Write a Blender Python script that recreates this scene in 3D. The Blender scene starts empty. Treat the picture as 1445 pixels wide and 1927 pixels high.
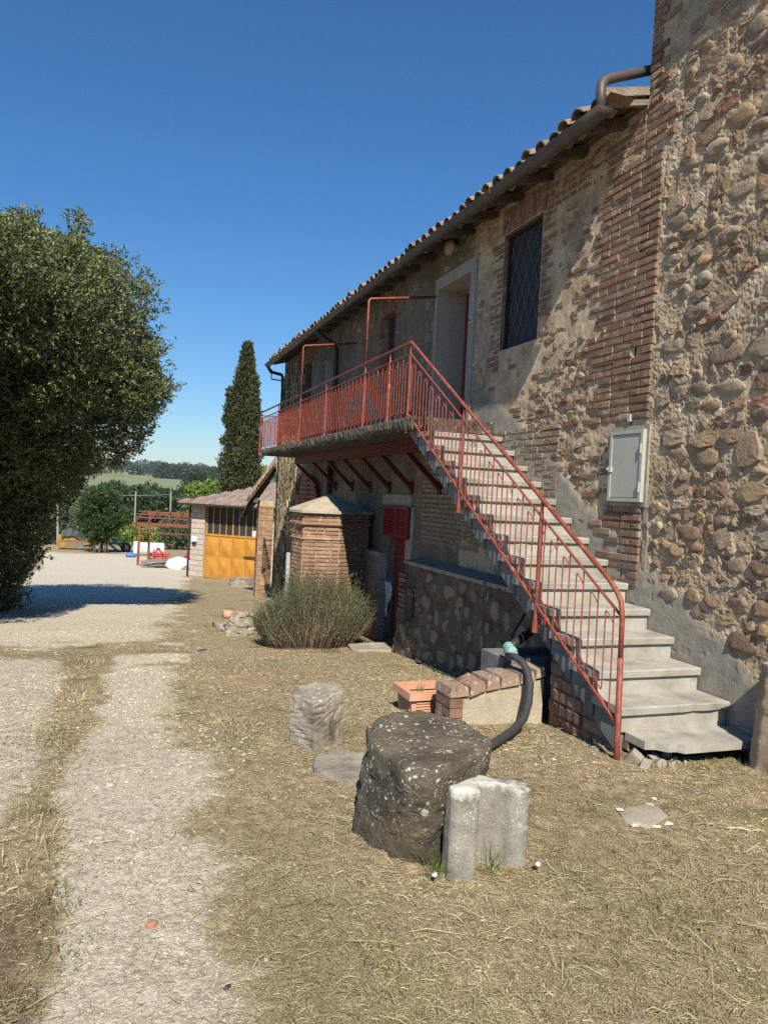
import bpy, math, random
import numpy as np
from mathutils import Matrix, Vector
random.seed(7); rng = np.random.default_rng(11)
S = bpy.context.scene
COL = S.collection
R = math.radians

# ------------------------------------------------------------------ camera, sky, sun, exposure
YAW, PITCH, ROLL = R(20.07), R(-1.2), R(2.91)
FPX, PW, PH = 1400.0, 1445.0, 1927.0
EYE = np.array([0.0, 0.0, 1.6])
cf = np.array([math.sin(YAW)*math.cos(PITCH), math.cos(YAW)*math.cos(PITCH), math.sin(PITCH)])
cr0 = np.array([math.cos(YAW), -math.sin(YAW), 0.0]); cu0 = np.cross(cr0, cf)
cr = math.cos(ROLL)*cr0 + math.sin(ROLL)*cu0; cu = -math.sin(ROLL)*cr0 + math.cos(ROLL)*cu0
cam_d = bpy.data.cameras.new("camera"); cam = bpy.data.objects.new("camera", cam_d); COL.objects.link(cam)
cam_d.sensor_fit = 'VERTICAL'; cam_d.sensor_height = 36.0; cam_d.lens = FPX/PH*36.0
cam_d.clip_start = 0.05; cam_d.clip_end = 20000
cam.matrix_world = Matrix(((cr[0], cu[0], -cf[0], EYE[0]), (cr[1], cu[1], -cf[1], EYE[1]), (cr[2], cu[2], -cf[2], EYE[2]), (0, 0, 0, 1)))
S.camera = cam

SUN_DIR = Vector((0.26, 1.0, -1.0)).normalized()          # the way the light travels
SUN_EL = math.asin(-SUN_DIR.z); SUN_AZ = math.atan2(-SUN_DIR.x, -SUN_DIR.y)
world = bpy.data.worlds.new("World"); S.world = world; world.use_nodes = True
wn = world.node_tree; wn.nodes.clear()
sky = wn.nodes.new('ShaderNodeTexSky'); sky.sky_type = 'NISHITA'; sky.sun_disc = False
sky.sun_elevation = SUN_EL; sky.sun_rotation = SUN_AZ; sky.altitude = 1000; sky.air_density = 1.4; sky.dust_density = 0.0; sky.ozone_density = 10.0
bg = wn.nodes.new('ShaderNodeBackground'); bg.inputs['Strength'].default_value = 0.083
wo = wn.nodes.new('ShaderNodeOutputWorld')
hs_ = wn.nodes.new('ShaderNodeHueSaturation'); hs_.inputs['Saturation'].default_value = 1.12
wn.links.new(sky.outputs[0], hs_.inputs['Color']); wn.links.new(hs_.outputs[0], bg.inputs[0]); wn.links.new(bg.outputs[0], wo.inputs[0])
sun_d = bpy.data.lights.new("sun", 'SUN'); sun_d.energy = 5.0; sun_d.angle = R(0.53); sun_d.color = (1.0, 0.92, 0.78)
sun = bpy.data.objects.new("sun", sun_d); COL.objects.link(sun); sun.location = (-6, -20, 30)
sun.rotation_euler = SUN_DIR.to_track_quat('-Z', 'Y').to_euler()
S.view_settings.view_transform = 'Standard'; S.view_settings.look = 'None'
S.view_settings.exposure = 0.53; S.view_settings.gamma = 1.0; S.view_settings.use_curve_mapping = False
S.render.engine = 'CYCLES'
S.cycles.max_bounces = 5; S.cycles.diffuse_bounces = 1; S.cycles.glossy_bounces = 2; S.cycles.transmission_bounces = 3; S.cycles.transparent_max_bounces = 4
S.cycles.use_denoising = False

# ------------------------------------------------------------------ helpers
def px_of(p):
    d = np.asarray(p, float) - EYE; z = d @ cf
    if z < 0.1: return (-9999, -9999, 0.1)
    return (PW/2 + FPX*(d @ cr)/z, PH/2 - FPX*(d @ cu)/z, z)
def in_view(p, m=60):
    x, y, z = px_of(p); return z > 0.1 and -m < x < PW+m and -m < y < PH+m

def _h(ix, iy, iz, seed):
    n = (ix*374761393 + iy*668265263 + iz*2147483647 + seed*974711) & 0xffffffff
    n = ((n ^ (n >> 13))*1274126177) & 0xffffffff
    n = ((n ^ (n >> 16))*2246822519) & 0xffffffff
    return ((n ^ (n >> 15)) & 0xffffff)/float(0xffffff)
def vnoise(x, y, z=0.0, seed=0):
    x, y, z = np.broadcast_arrays(np.asarray(x, float), np.asarray(y, float), np.asarray(z, float))
    ix, iy, iz = [np.floor(a).astype(np.int64) for a in (x, y, z)]
    fx, fy, fz = x-ix, y-iy, z-iz
    fx, fy, fz = [t*t*t*(t*(t*6-15)+10) for t in (fx, fy, fz)]
    def L(a, b, t): return a+(b-a)*t
    c = [[[_h(ix+i, iy+j, iz+k, seed) for k in (0, 1)] for j in (0, 1)] for i in (0, 1)]
    return L(L(L(c[0][0][0], c[1][0][0], fx), L(c[0][1][0], c[1][1][0], fx), fy), L(L(c[0][0][1], c[1][0][1], fx), L(c[0][1][1], c[1][1][1], fx), fy), fz)
def fbm(x, y, z=0.0, seed=0, oct=4):
    s = 0; a = .5; t = 0
    for o in range(oct):
        s = s + a*vnoise(np.asarray(x)*2**o, np.asarray(y)*2**o, np.asarray(z)*2**o, seed+o*17); t += a; a *= .5
    return s/t          # 0..1
def sstep(a, b, x): t = np.clip((np.asarray(x, float)-a)/(b-a), 0, 1); return t*t*(3-2*t)

def fastmesh(name, V, F, mat=None, smooth=False, attrs=None):
    V = np.asarray(V, np.float32); F = np.asarray(F, np.int32); m = bpy.data.meshes.new(name)
    k = F.shape[1]; n = F.shape[0]
    m.vertices.add(len(V)); m.vertices.foreach_set('co', V.ravel())
    m.loops.add(n*k); m.loops.foreach_set('vertex_index', F.ravel())
    m.polygons.add(n); m.polygons.foreach_set('loop_start', np.arange(n, dtype=np.int32)*k)
    try: m.polygons.foreach_set('loop_total', np.full(n, k, np.int32))
    except Exception: pass
    m.polygons.foreach_set('use_smooth', np.full(n, bool(smooth)))
    if attrs:
        for an, av in attrs.items():
            a = m.attributes.new(an, 'FLOAT', 'POINT'); a.data.foreach_set('value', np.asarray(av, np.float32))
    m.update(calc_edges=True)
    if mat: m.materials.append(mat)
    return m

class MB:
    def __init__(s): s.v = []; s.f = []
    def add(s, vs, fs):
        o = len(s.v); s.v += [tuple(map(float, p)) for p in vs]; s.f += [tuple(i+o for i in f) for f in fs]; return s
    def box(s, x0, x1, y0, y1, z0, z1):
        return s.add([(x0, y0, z0), (x1, y0, z0), (x1, y1, z0), (x0, y1, z0), (x0, y0, z1), (x1, y0, z1), (x1, y1, z1), (x0, y1, z1)],
                     [(0, 3, 2, 1), (4, 5, 6, 7), (0, 1, 5, 4), (1, 2, 6, 5), (2, 3, 7, 6), (3, 0, 4, 7)])
    def beam(s, a, b, w, h, up=(0, 0, 1)):          # oriented box from a to b
        a = Vector(a); b = Vector(b); d = (b-a).normalized(); u = Vector(up); r = d.cross(u)
        if r.length < 1e-4: r = d.cross(Vector((1, 0, 0)))
        r.normalize(); u = r.cross(d); vs = []
        for p in (a, b):
            for i, j in ((-1, -1), (1, -1), (1, 1), (-1, 1)): vs.append(p + r*(i*w/2) + u*(j*h/2))
        return s.add(vs, [(0, 1, 2, 3), (7, 6, 5, 4), (0, 4, 5, 1), (1, 5, 6, 2), (2, 6, 7, 3), (3, 7, 4, 0)])
    def tube(s, pts, rad, n=8, cap=True):
        pts = [Vector(p) for p in pts]; k = len(pts)
        rad = rad if isinstance(rad, (list, tuple)) else [rad]*k
        o = len(s.v); pr = None
        for i, p in enumerate(pts):
            d = (pts[min(i+1, k-1)] - pts[max(i-1, 0)]).normalized()
            if pr is None:
                pr = d.cross(Vector((0, 0, 1)))
                if pr.length < .1: pr = d.cross(Vector((1, 0, 0)))
            pr = (pr - d*pr.dot(d)).normalized(); q = d.cross(pr)
            for j in range(n):
                t = 2*math.pi*j/n; c = p + (pr*math.cos(t) + q*math.sin(t))*rad[i]; s.v.append((c.x, c.y, c.z))
        for i in range(k-1):
            for j in range(n):
                a = o+i*n+j; b = o+i*n+(j+1) % n; s.f.append((a, a+n, b+n, b))
        if cap:
            s.f.append(tuple(o+j for j in range(n))); s.f.append(tuple(o+(k-1)*n+j for j in reversed(range(n))))
        return s
    def prism(s, poly, a0, a1, axis):               # poly in the two other axes, swept along axis
        n = len(poly); vs = []
        for t in (a0, a1):
            for p, q in poly: vs.append((t, p, q) if axis == 'x' else (p, t, q) if axis == 'y' else (p, q, t))
        return s.add(vs, [tuple(range(n)), tuple(reversed(range(n, 2*n)))] + [(i, i+n, (i+1) % n+n, (i+1) % n) for i in range(n)])
    def mesh(s, name, mat=None, smooth=False, fix=True):
        m = bpy.data.meshes.new(name); m.from_pydata(s.v, [], s.f)
        if fix:
            import bmesh
            b = bmesh.new(); b.from_mesh(m); bmesh.ops.recalc_face_normals(b, faces=b.faces); b.to_mesh(m); b.free()
        if smooth: m.polygons.foreach_set('use_smooth', [True]*len(m.polygons))
        if mat: m.materials.append(mat)
        m.update(); return m

def link(name, mesh, parent=None, loc=None, rot=None, scale=None):
    o = bpy.data.objects.new(name, mesh); COL.objects.link(o)
    if loc is not None: o.location = loc
    if rot is not None: o.rotation_euler = rot
    if scale is not None: o.scale = scale
    if parent is not None:
        o.parent = parent; o.matrix_parent_inverse = WINV[parent.name]
    M_ = Matrix.LocRotScale(o.location, o.rotation_euler, o.scale)
    WINV[o.name] = M_.inverted(); return o
WINV = {}
def part(name, mb, mat, parent, smooth=False): return link(name, mb.mesh(name, mat, smooth), parent)
def tag(o, label, cat=None, group=None, kind=None):
    if label: o['label'] = label
    if cat: o['category'] = cat
    if group: o['group'] = group
    if kind: o['kind'] = kind
    return o
def thing(name, label, cat, loc=(0, 0, 0), group=None):
    o = bpy.data.objects.new(name, None); COL.objects.link(o); o.location = loc; o.empty_display_size = .2
    WINV[o.name] = Matrix.Translation(loc).inverted()
    return tag(o, label, cat, group)

# ------------------------------------------------------------------ materials
def mk(name, cols, scale=6.0, rough=.9, bump=.3, bscale=60.0, grain=.25, rnd=None, rmix=.6, spots=(), spec=.25, metal=0.0, bdist=.01, extra=None, stretch=None, gscale=None):
    m = bpy.data.materials.new(name); m.use_nodes = True; nt = m.node_tree; N = nt.nodes; Lk = nt.links.new
    b = N['Principled BSDF']; b.inputs['Roughness'].default_value = rough; b.inputs['Metallic'].default_value = metal
    b.inputs['Specular IOR Level'].default_value = spec
    geo = N.new('ShaderNodeNewGeometry'); pos = geo.outputs['Position']
    if stretch:
        mp = N.new('ShaderNodeMapping'); mp.inputs['Scale'].default_value = stretch; Lk(pos, mp.inputs[0]); pos = mp.outputs[0]
    def noise(sc, det=5, ro=.6):
        n = N.new('ShaderNodeTexNoise'); n.inputs['Scale'].default_value = sc; n.inputs['Detail'].default_value = det; n.inputs['Roughness'].default_value = ro
        Lk(pos, n.inputs['Vector']); return n.outputs['Fac']
    def ramp(fac, cs, lo=.3, hi=.7, interp='LINEAR'):
        r = N.new('ShaderNodeValToRGB'); r.color_ramp.interpolation = interp; e = r.color_ramp.elements
        while len(e) < len(cs): e.new(.5)
        for i, c in enumerate(cs):
            e[i].position = lo + (hi-lo)*i/max(1, len(cs)-1); e[i].color = (*c, 1)
        Lk(fac, r.inputs[0]); return r.outputs[0]
    def mix(f, a, c, mode='MIX'):
        x = N.new('ShaderNodeMix'); x.data_type = 'RGBA'; x.blend_type = mode; x.clamp_factor = True
        if isinstance(f, float): x.inputs[0].default_value = f
        else: Lk(f, x.inputs[0])
        Lk(a, x.inputs[6])
        if isinstance(c, tuple): x.inputs[7].default_value = (*c, 1)
        else: Lk(c, x.inputs[7])
        return x.outputs[2]
    def math_(op, a, c, clamp=False):
        x = N.new('ShaderNodeMath'); x.operation = op; x.use_clamp = clamp
        for i, q in enumerate((a, c)):
            if isinstance(q, (int, float)): x.inputs[i].default_value = q
            else: Lk(q, x.inputs[i])
        return x.outputs[0]
    n1 = noise(scale); col = ramp(n1, cols)
    if rnd:
        oi = N.new('ShaderNodeObjectInfo'); rr = math_('FRACT', math_('ADD', oi.outputs['Random'], geo.outputs['Random Per Island']), 0)
        col = mix(rmix, col, ramp(rr, rnd, 0, 1))
    for sp in spots:                       # colour, scale, lower threshold, upper threshold
        c, sc, lo, hi = sp[:4]
        col = mix(ramp(noise(sc, 4, .55), [(0, 0, 0), (1, 1, 1)], lo, hi), col, c)
    if grain:
        g = ramp(noise(gscale or bscale*1.7, 3), [(1-grain,)*3, (1+grain*.7,)*3], .25, .75); col = mix(1.0, col, g, 'MULTIPLY')
    ctx = dict(N=N, L=Lk, noise=noise, ramp=ramp, mix=mix, math=math_, geo=geo, bsdf=b, n1=n1)
    if extra: col = extra(col, ctx)
    Lk(col, b.inputs['Base Color'])
    if bump:
        bp = N.new('ShaderNodeBump'); bp.inputs['Strength'].default_value = bump; bp.inputs['Distance'].default_value = bdist
        Lk(math_('ADD', noise(bscale, 6, .65), math_('MULTIPLY', n1, .5)), bp.inputs['Height']); Lk(bp.outputs[0], b.inputs['Normal'])
    return m
def flat(name, c, rough=.6, spec=.3, metal=0., grain=.12, scale=14, bump=.08): return mk(name, [tuple(v*.82 for v in c), c, tuple(min(1, v*1.12) for v in c)], scale=scale, rough=rough, spec=spec, metal=metal, grain=grain, bump=bump, bscale=90)

def leafmat(name, c1, c2, c3, trans=.25, rough=.55):
    m = bpy.data.materials.new(name); m.use_nodes = True; nt = m.node_tree; N = nt.nodes; Lk = nt.links.new
    b = N['Principled BSDF']; b.inputs['Roughness'].default_value = rough; b.inputs['Specular IOR Level'].default_value = .35
    geo = N.new('ShaderNodeNewGeometry'); r = N.new('ShaderNodeValToRGB'); e = r.color_ramp.elements
    e[0].color = (*c1, 1); e[1].color = (*c3, 1); x = e.new(.5); x.color = (*c2, 1)
    Lk(geo.outputs['Random Per Island'], r.inputs[0])
    nz = N.new('ShaderNodeTexNoise'); nz.inputs['Scale'].default_value = 1.1; Lk(geo.outputs['Position'], nz.inputs['Vector'])
    r2 = N.new('ShaderNodeValToRGB'); r2.color_ramp.elements[0].position = .35; r2.color_ramp.elements[1].position = .65
    r2.color_ramp.elements[0].color = (.8, .8, .75, 1); r2.color_ramp.elements[1].color = (1.15, 1.15, 1.1, 1); Lk(nz.outputs['Fac'], r2.inputs[0])
    mx = N.new('ShaderNodeMix'); mx.data_type = 'RGBA'; mx.blend_type = 'MULTIPLY'; mx.inputs[0].default_value = 1
    Lk(r.outputs[0], mx.inputs[6]); Lk(r2.outputs[0], mx.inputs[7]); Lk(mx.outputs[2], b.inputs['Base Color'])
    t = N.new('ShaderNodeBsdfTranslucent'); Lk(mx.outputs[2], t.inputs['Color']); ms = N.new('ShaderNodeMixShader'); ms.inputs[0].default_value = trans
    Lk(b.outputs[0], ms.inputs[1]); Lk(t.outputs[0], ms.inputs[2]); Lk(ms.outputs[0], N['Material Output'].inputs[0]); return m

BRK = [(.15, .085, .06), (.23, .135, .09), (.27, .175, .12), (.20, .10, .068), (.31, .215, .15), (.22, .165, .12), (.14, .10, .078), (.26, .14, .09)]
m_brick = mk('old_brick', [(.17, .10, .07), (.27, .16, .105), (.34, .22, .15)], scale=9, rnd=BRK, rmix=.6, bump=.6, bscale=70, bdist=.008, grain=.3,
             spots=[((.38, .31, .22), 9, .57, .68), ((.09, .07, .055), 5, .60, .76)])
m_brick_new = mk('well_brick', [(.235, .14, .088), (.32, .195, .125), (.39, .255, .17)], scale=7, rnd=[(.25, .135, .085), (.33, .19, .12), (.38, .245, .16), (.29, .17, .11), (.22, .14, .10)], rmix=.55, bump=.5, bscale=80, bdist=.006, grain=.22,
             spots=[((.50, .42, .32), 6, .60, .75), ((.16, .11, .08), 4, .66, .8)])
m_cap = mk('cap_brick', [(.24, .165, .115), (.36, .28, .20), (.24, .135, .095)], scale=9, rnd=[(.26, .17, .12), (.37, .285, .20), (.23, .105, .072), (.33, .26, .19)], bump=.6, bscale=60, spots=[((.47, .44, .37), 26, .57, .64), ((.13, .10, .075), 12, .60, .72)], grain=.3)
STN = [(.35, .245, .15), (.18, .108, .068), (.31, .255, .185), (.42, .28, .14), (.21, .14, .105), (.46, .385, .275), (.28, .165, .10), (.38, .305, .21), (.31, .155, .095)]
m_stone = mk('rubble_stone', [(.20, .15, .10), (.31, .245, .17), (.40, .325, .235)], scale=11, rnd=STN, rmix=.85, bump=.8, bscale=45, bdist=.012, grain=.32, spots=[((.36, .25, .09), 4, .66, .76), ((.42, .38, .30), 14, .62, .72)])
def cem_extra(col, c):
    a = c['N'].new('ShaderNodeAttribute'); a.attribute_name = 'cement'
    cc = c['ramp'](c['noise'](8, 5), [(.27, .245, .205), (.36, .335, .285)], .35, .65)
    return c['mix'](a.outputs['Fac'], col, cc)
m_mortar = mk('lime_mortar', [(.33, .245, .15), (.53, .415, .275), (.70, .575, .405)], scale=5, bump=1.0, bscale=120, bdist=.012, grain=.50, gscale=150, spots=[((.30, .225, .145), 2.2, .58, .74), ((.62, .53, .39), 9, .60, .72), ((.36, .27, .165), 1.1, .56, .7)], extra=cem_extra)
m_plaster = mk('old_plaster', [(.125, .105, .075), (.19, .162, .118), (.25, .215, .16)], scale=3.2, bump=.7, bscale=55, bdist=.010, grain=.28, spots=[((.12, .098, .07), 1.6, .54, .7), ((.17, .11, .072), 3.4, .6, .68), ((.29, .255, .195), 6, .6, .72)])
m_cement = mk('grey_cement', [(.24, .21, .165), (.32, .285, .23), (.39, .35, .285)], scale=5, bump=.5, bscale=60, grain=.2, spots=[((.20, .17, .13), 3, .6, .75)])
m_smooth = mk('smooth_render', [(.28, .262, .228), (.32, .30, .262), (.35, .33, .29)], scale=3, bump=.15, bscale=90, grain=.08)
m_reveal = mk('reveal_paint', [(.40, .345, .295), (.44, .385, .335)], scale=3, bump=.1, bscale=80, grain=.06)
m_step = mk('step_stone', [(.25, .235, .20), (.36, .34, .295), (.45, .43, .38)], scale=5, bump=.45, bscale=130, bdist=.004, grain=.30, gscale=210, spots=[((.36, .32, .24), 3, .6, .75), ((.20, .19, .17), 5, .66, .78)])
m_stringer = mk('stringer_concrete', [(.12, .12, .125), (.17, .17, .17), (.22, .215, .21)], scale=6, bump=.4, bscale=70, grain=.2)
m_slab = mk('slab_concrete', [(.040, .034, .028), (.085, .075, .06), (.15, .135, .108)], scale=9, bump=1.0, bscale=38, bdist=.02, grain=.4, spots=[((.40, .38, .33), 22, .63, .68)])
m_red = mk('red_painted_iron', [(.18, .042, .028), (.255, .062, .042), (.33, .092, .064)], scale=16, rough=.5, spec=.4, bump=.25, bscale=120, grain=.18, spots=[((.14, .055, .03), 26, .57, .66), ((.42, .17, .12), 9, .62, .72)])
m_darkred = mk('dark_red_iron', [(.075, .013, .012), (.10, .017, .015), (.13, .025, .02)], scale=10, rough=.55, bump=.15, bscale=100, grain=.15)
m_shutter = mk('red_shutter_paint', [(.16, .018, .020), (.20, .026, .026), (.23, .038, .035)], scale=7, rough=.5, bump=.1, grain=.1)
m_wood = mk('weathered_wood', [(.16, .13, .10), (.26, .22, .17), (.36, .31, .25)], scale=7, stretch=(1, 6, 6), bump=.6, bscale=40, grain=.3)
m_darkwood = mk('dark_rafter_wood', [(.06, .045, .03), (.11, .08, .055), (.16, .12, .085)], scale=8, bump=.5, bscale=40, grain=.3)
m_gutter = mk('copper_gutter', [(.060, .050, .043), (.085, .07, .06), (.11, .09, .078)], scale=4, rough=.5, spec=.4, metal=.0, bump=.1, grain=.12)
m_blackpipe = flat('black_downpipe', (.035, .032, .03), rough=.45, spec=.4)
m_tile = mk('roof_tile', [(.20, .13, .085), (.29, .20, .13), (.36, .28, .20)], scale=9, rnd=[(.22, .13, .08), (.34, .19, .11), (.28, .23, .18), (.20, .17, .13)], bump=.6, bscale=50, grain=.3, spots=[((.33, .24, .05), 14, .60, .70), ((.10, .09, .07), 9, .58, .7), ((.42, .40, .36), 11, .66, .74)])
m_glass = mk('dark_screen', [(.028, .030, .034), (.04, .042, .047)], scale=3, rough=.5, spec=.15, bump=0, grain=.05)
m_blackframe = flat('black_frame', (.02, .02, .022), rough=.5)
m_lead = flat('lattice_grey', (.10, .10, .10), rough=.6)
m_boxgrey = mk('grey_box_paint', [(.37, .39, .335), (.42, .435, .375), (.45, .46, .40)], scale=4, rough=.45, bump=.06, grain=.05, spots=[((.35, .34, .28), 12, .68, .78)])
m_dark = flat('dark_void', (.02, .02, .02), rough=.9, spec=.1)
m_darkdoor = flat('dark_door_wood', (.045, .042, .05), rough=.55)
def lich(col, c):
    f = None
    wob = c['N'].new('ShaderNodeMix'); wob.data_type = 'VECTOR'; wob.inputs[0].default_value = .012
    nv = c['N'].new('ShaderNodeTexNoise'); nv.inputs['Scale'].default_value = 55; c['L'](c['geo'].outputs['Position'], nv.inputs['Vector'])
    c['L'](c['geo'].outputs['Position'], wob.inputs[4]); c['L'](nv.outputs['Color'], wob.inputs[5])
    for sc, mx, lo in ((17, .40, .50), (38, .46, .44), (90, .5, .47)):
        v = c['N'].new('ShaderNodeTexVoronoi'); v.inputs['Scale'].default_value = sc; c['L'](wob.outputs[1], v.inputs['Vector'])
        sx = c['N'].new('ShaderNodeSeparateXYZ'); c['L'](v.outputs['Color'], sx.inputs[0])
        rad = c['math']('MULTIPLY', c['math']('POWER', sx.outputs[0], 2.2), mx)
        d = c['math']('SUBTRACT', rad, v.outputs['Distance']); b_ = c['ramp'](d, [(0, 0, 0), (1, 1, 1)], .0, .05)
        q = c['math']('MULTIPLY', b_, c['ramp'](c['noise'](4.5+sc*.05, 4), [(0, 0, 0), (1, 1, 1)], lo, lo+.07))
        f = q if f is None else c['math']('MAXIMUM', f, q)
    sz_ = c['N'].new('ShaderNodeSeparateXYZ'); c['L'](c['geo'].outputs['Position'], sz_.inputs[0])
    f = c['math']('MULTIPLY', f, c['ramp'](c['math']('ADD', sz_.outputs[2], c['math']('MULTIPLY', c['noise'](5, 3), .4)), [(.0, .0, .0), (1, 1, 1)], .22, .46))
    return c['mix'](f, col, (.50, .49, .43))
m_dkrock = mk('dark_boulder', [(.062, .052, .04), (.112, .094, .07), (.17, .145, .108)], scale=4, bump=1.0, bscale=26, bdist=.02, grain=.28, extra=lich, spots=[((.19, .145, .085), 2.6, .56, .70)], rough=.85)
m_rock = mk('grey_boulder', [(.16, .145, .12), (.26, .235, .19), (.36, .33, .27)], scale=5, bump=.9, bscale=30, bdist=.015, grain=.28, extra=lich, spots=[((.10, .085, .05), 4, .58, .72)])
m_paler = mk('pale_boulder', [(.18, .155, .11), (.32, .28, .21), (.45, .405, .32)], scale=6, bump=.9, bscale=25, bdist=.02, grain=.25, spots=[((.16, .13, .09), 7, .58, .68)])
def lich2(col, c):
    col = lich(col, c); sz_ = c['N'].new('ShaderNodeSeparateXYZ'); c['L'](c['geo'].outputs['Position'], sz_.inputs[0])
    f = c['ramp'](c['math']('ADD', sz_.outputs[2], c['math']('MULTIPLY', c['noise'](22, 5, .7), .22)), [(0, 0, 0), (1, 1, 1)], .445, .485)
    return c['mix'](f, col, (.52, .51, .47))
m_conc = mk('lichen_concrete', [(.17, .16, .135), (.27, .255, .22), (.36, .345, .30)], scale=6, bump=.7, bscale=90, bdist=.008, grain=.35, extra=lich2, spots=[((.13, .125, .11), 5, .56, .7)])
m_terra = mk('terracotta', [(.50, .24, .145), (.58, .30, .19), (.62, .35, .235)], scale=5, rough=.75, bump=.15, bscale=90, grain=.1)
m_hose = flat('dark_hose', (.048, .048, .05), rough=.55)
m_rag = mk('teal_rag', [(.10, .26, .23), (.24, .42, .37), (.42, .52, .47)], scale=30, bump=.5, bscale=80)
m_soil = flat('soil', (.10, .075, .05), rough=1)
m_yellow = mk('ochre_paint', [(.40, .185, .028), (.47, .225, .038), (.52, .27, .06)], scale=2.5, rough=.5, bump=.08, grain=.07, spots=[((.45, .22, .06), 5, .66, .8)])
m_block = mk('garage_block', [(.36, .31, .255), (.44, .385, .32), (.50, .445, .375)], scale=3, rnd=[(.36, .30, .25), (.47, .41, .34), (.41, .35, .285)], rmix=.5, bump=.4, bscale=60, grain=.15)
m_gtile = mk('garage_tile', [(.19, .16, .14), (.29, .24, .20), (.26, .15, .10)], scale=6, rnd=[(.17, .155, .145), (.34, .18, .11), (.30, .27, .24), (.22, .18, .16), (.38, .35, .31)], rmix=.75, bump=.3, bscale=40, grain=.25)
m_rust = flat('red_lead_steel', (.20, .07, .042), rough=.65, grain=.2)
m_white = flat('white_plastic', (.72, .74, .77), rough=.6)
m_teal = flat('teal_machine_paint', (.10, .30, .28), rough=.5)
m_redm = flat('red_machine_paint', (.62, .045, .04), rough=.45)
m_mach = flat('machine_yellow', (.36, .20, .04), rough=.5)
m_tarp = flat('green_black_tarp', (.035, .05, .05), rough=.6)
m_mud = flat('muddy_track', (.22, .16, .10), rough=.9)
m_pole = flat('pole_grey', (.32, .30, .27), rough=.9)
m_blue = flat('blue_plastic', (.06, .18, .42), rough=.5)
m_grey = flat('grey_junk', (.22, .20, .18), rough=.8)
m_bark = mk('bark', [(.05, .04, .03), (.10, .08, .06)], scale=9, bump=.8, bscale=30, grain=.3)
m_leaf = leafmat('holm_leaf', (.040, .058, .018), (.115, .14, .048), (.28, .30, .135), .12, .45)
m_cyp = leafmat('cypress_leaf', (.040, .050, .018), (.068, .078, .028), (.10, .105, .042), .12, .6)
m_wood_leaf = leafmat('wood_leaf', (.020, .040, .014), (.036, .064, .020), (.060, .095, .032), .2)
m_small_leaf = leafmat('small_tree_leaf', (.022, .045, .012), (.045, .085, .020), (.085, .13, .035), .25)
m_olive = leafmat('olive_leaf', (.07, .095, .055), (.11, .14, .085), (.17, .20, .13), .15)
m_vine = leafmat('vine_leaf', (.12, .20, .035), (.20, .30, .05), (.30, .37, .09), .35)
m_rosem = leafmat('rosemary_leaf', (.065, .085, .038), (.10, .125, .060), (.16, .175, .10), .15, .6)
m_stem = leafmat('dry_stem', (.13, .095, .06), (.20, .15, .10), (.29, .23, .16), .05, .8)
m_straw = leafmat('straw', (.27, .20, .11), (.45, .365, .215), (.63, .56, .38), .2, .7)
m_hay = leafmat('green_hay', (.20, .20, .09), (.32, .31, .16), (.46, .44, .26), .2, .7)
m_grass = leafmat('green_grass', (.07, .11, .025), (.12, .17, .04), (.20, .24, .08), .3, .6)
m_ivy = leafmat('dead_ivy', (.16, .125, .085), (.30, .25, .17), (.44, .38, .27), .0, .9)
m_pebble = leafmat('pebble', (.28, .245, .19), (.40, .36, .285), (.50, .46, .375), 0., .9)
m_flower = flat('white_petal', (.62, .60, .55), rough=.7)

# ------------------------------------------------------------------ ground
GY = np.array([-60, 1, 3.6, 4.6, 9.5, 31, 60, 100, 160, 300, 420, 700, 1000, 1200, 1350, 1800, 3200, 6000.])
GZ = np.array([.25, 0, 0, -.055, -.55, -2.05, -3.2, -6, -9.5, -6, -1, 8, 17, 27, 37, 40, 38, 30.])
def zg(x, y):
    x = np.asarray(x, float); y = np.asarray(y, float)
    k = 0.03*np.abs(y)+.25
    z = (np.interp(y-k, GY, GZ) + 2*np.interp(y, GY, GZ) + np.interp(y+k, GY, GZ))/4
    far = sstep(250, 800, y)
    return z + far*(fbm(x/420, y/420, 0, 5, 4)-.5)*14 + (fbm(x*.9, y*.9, 0, 9, 3)-.5)*.05*sstep(0, 1, 40-y)
def zgs(x, y): return float(zg(x, y))

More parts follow.
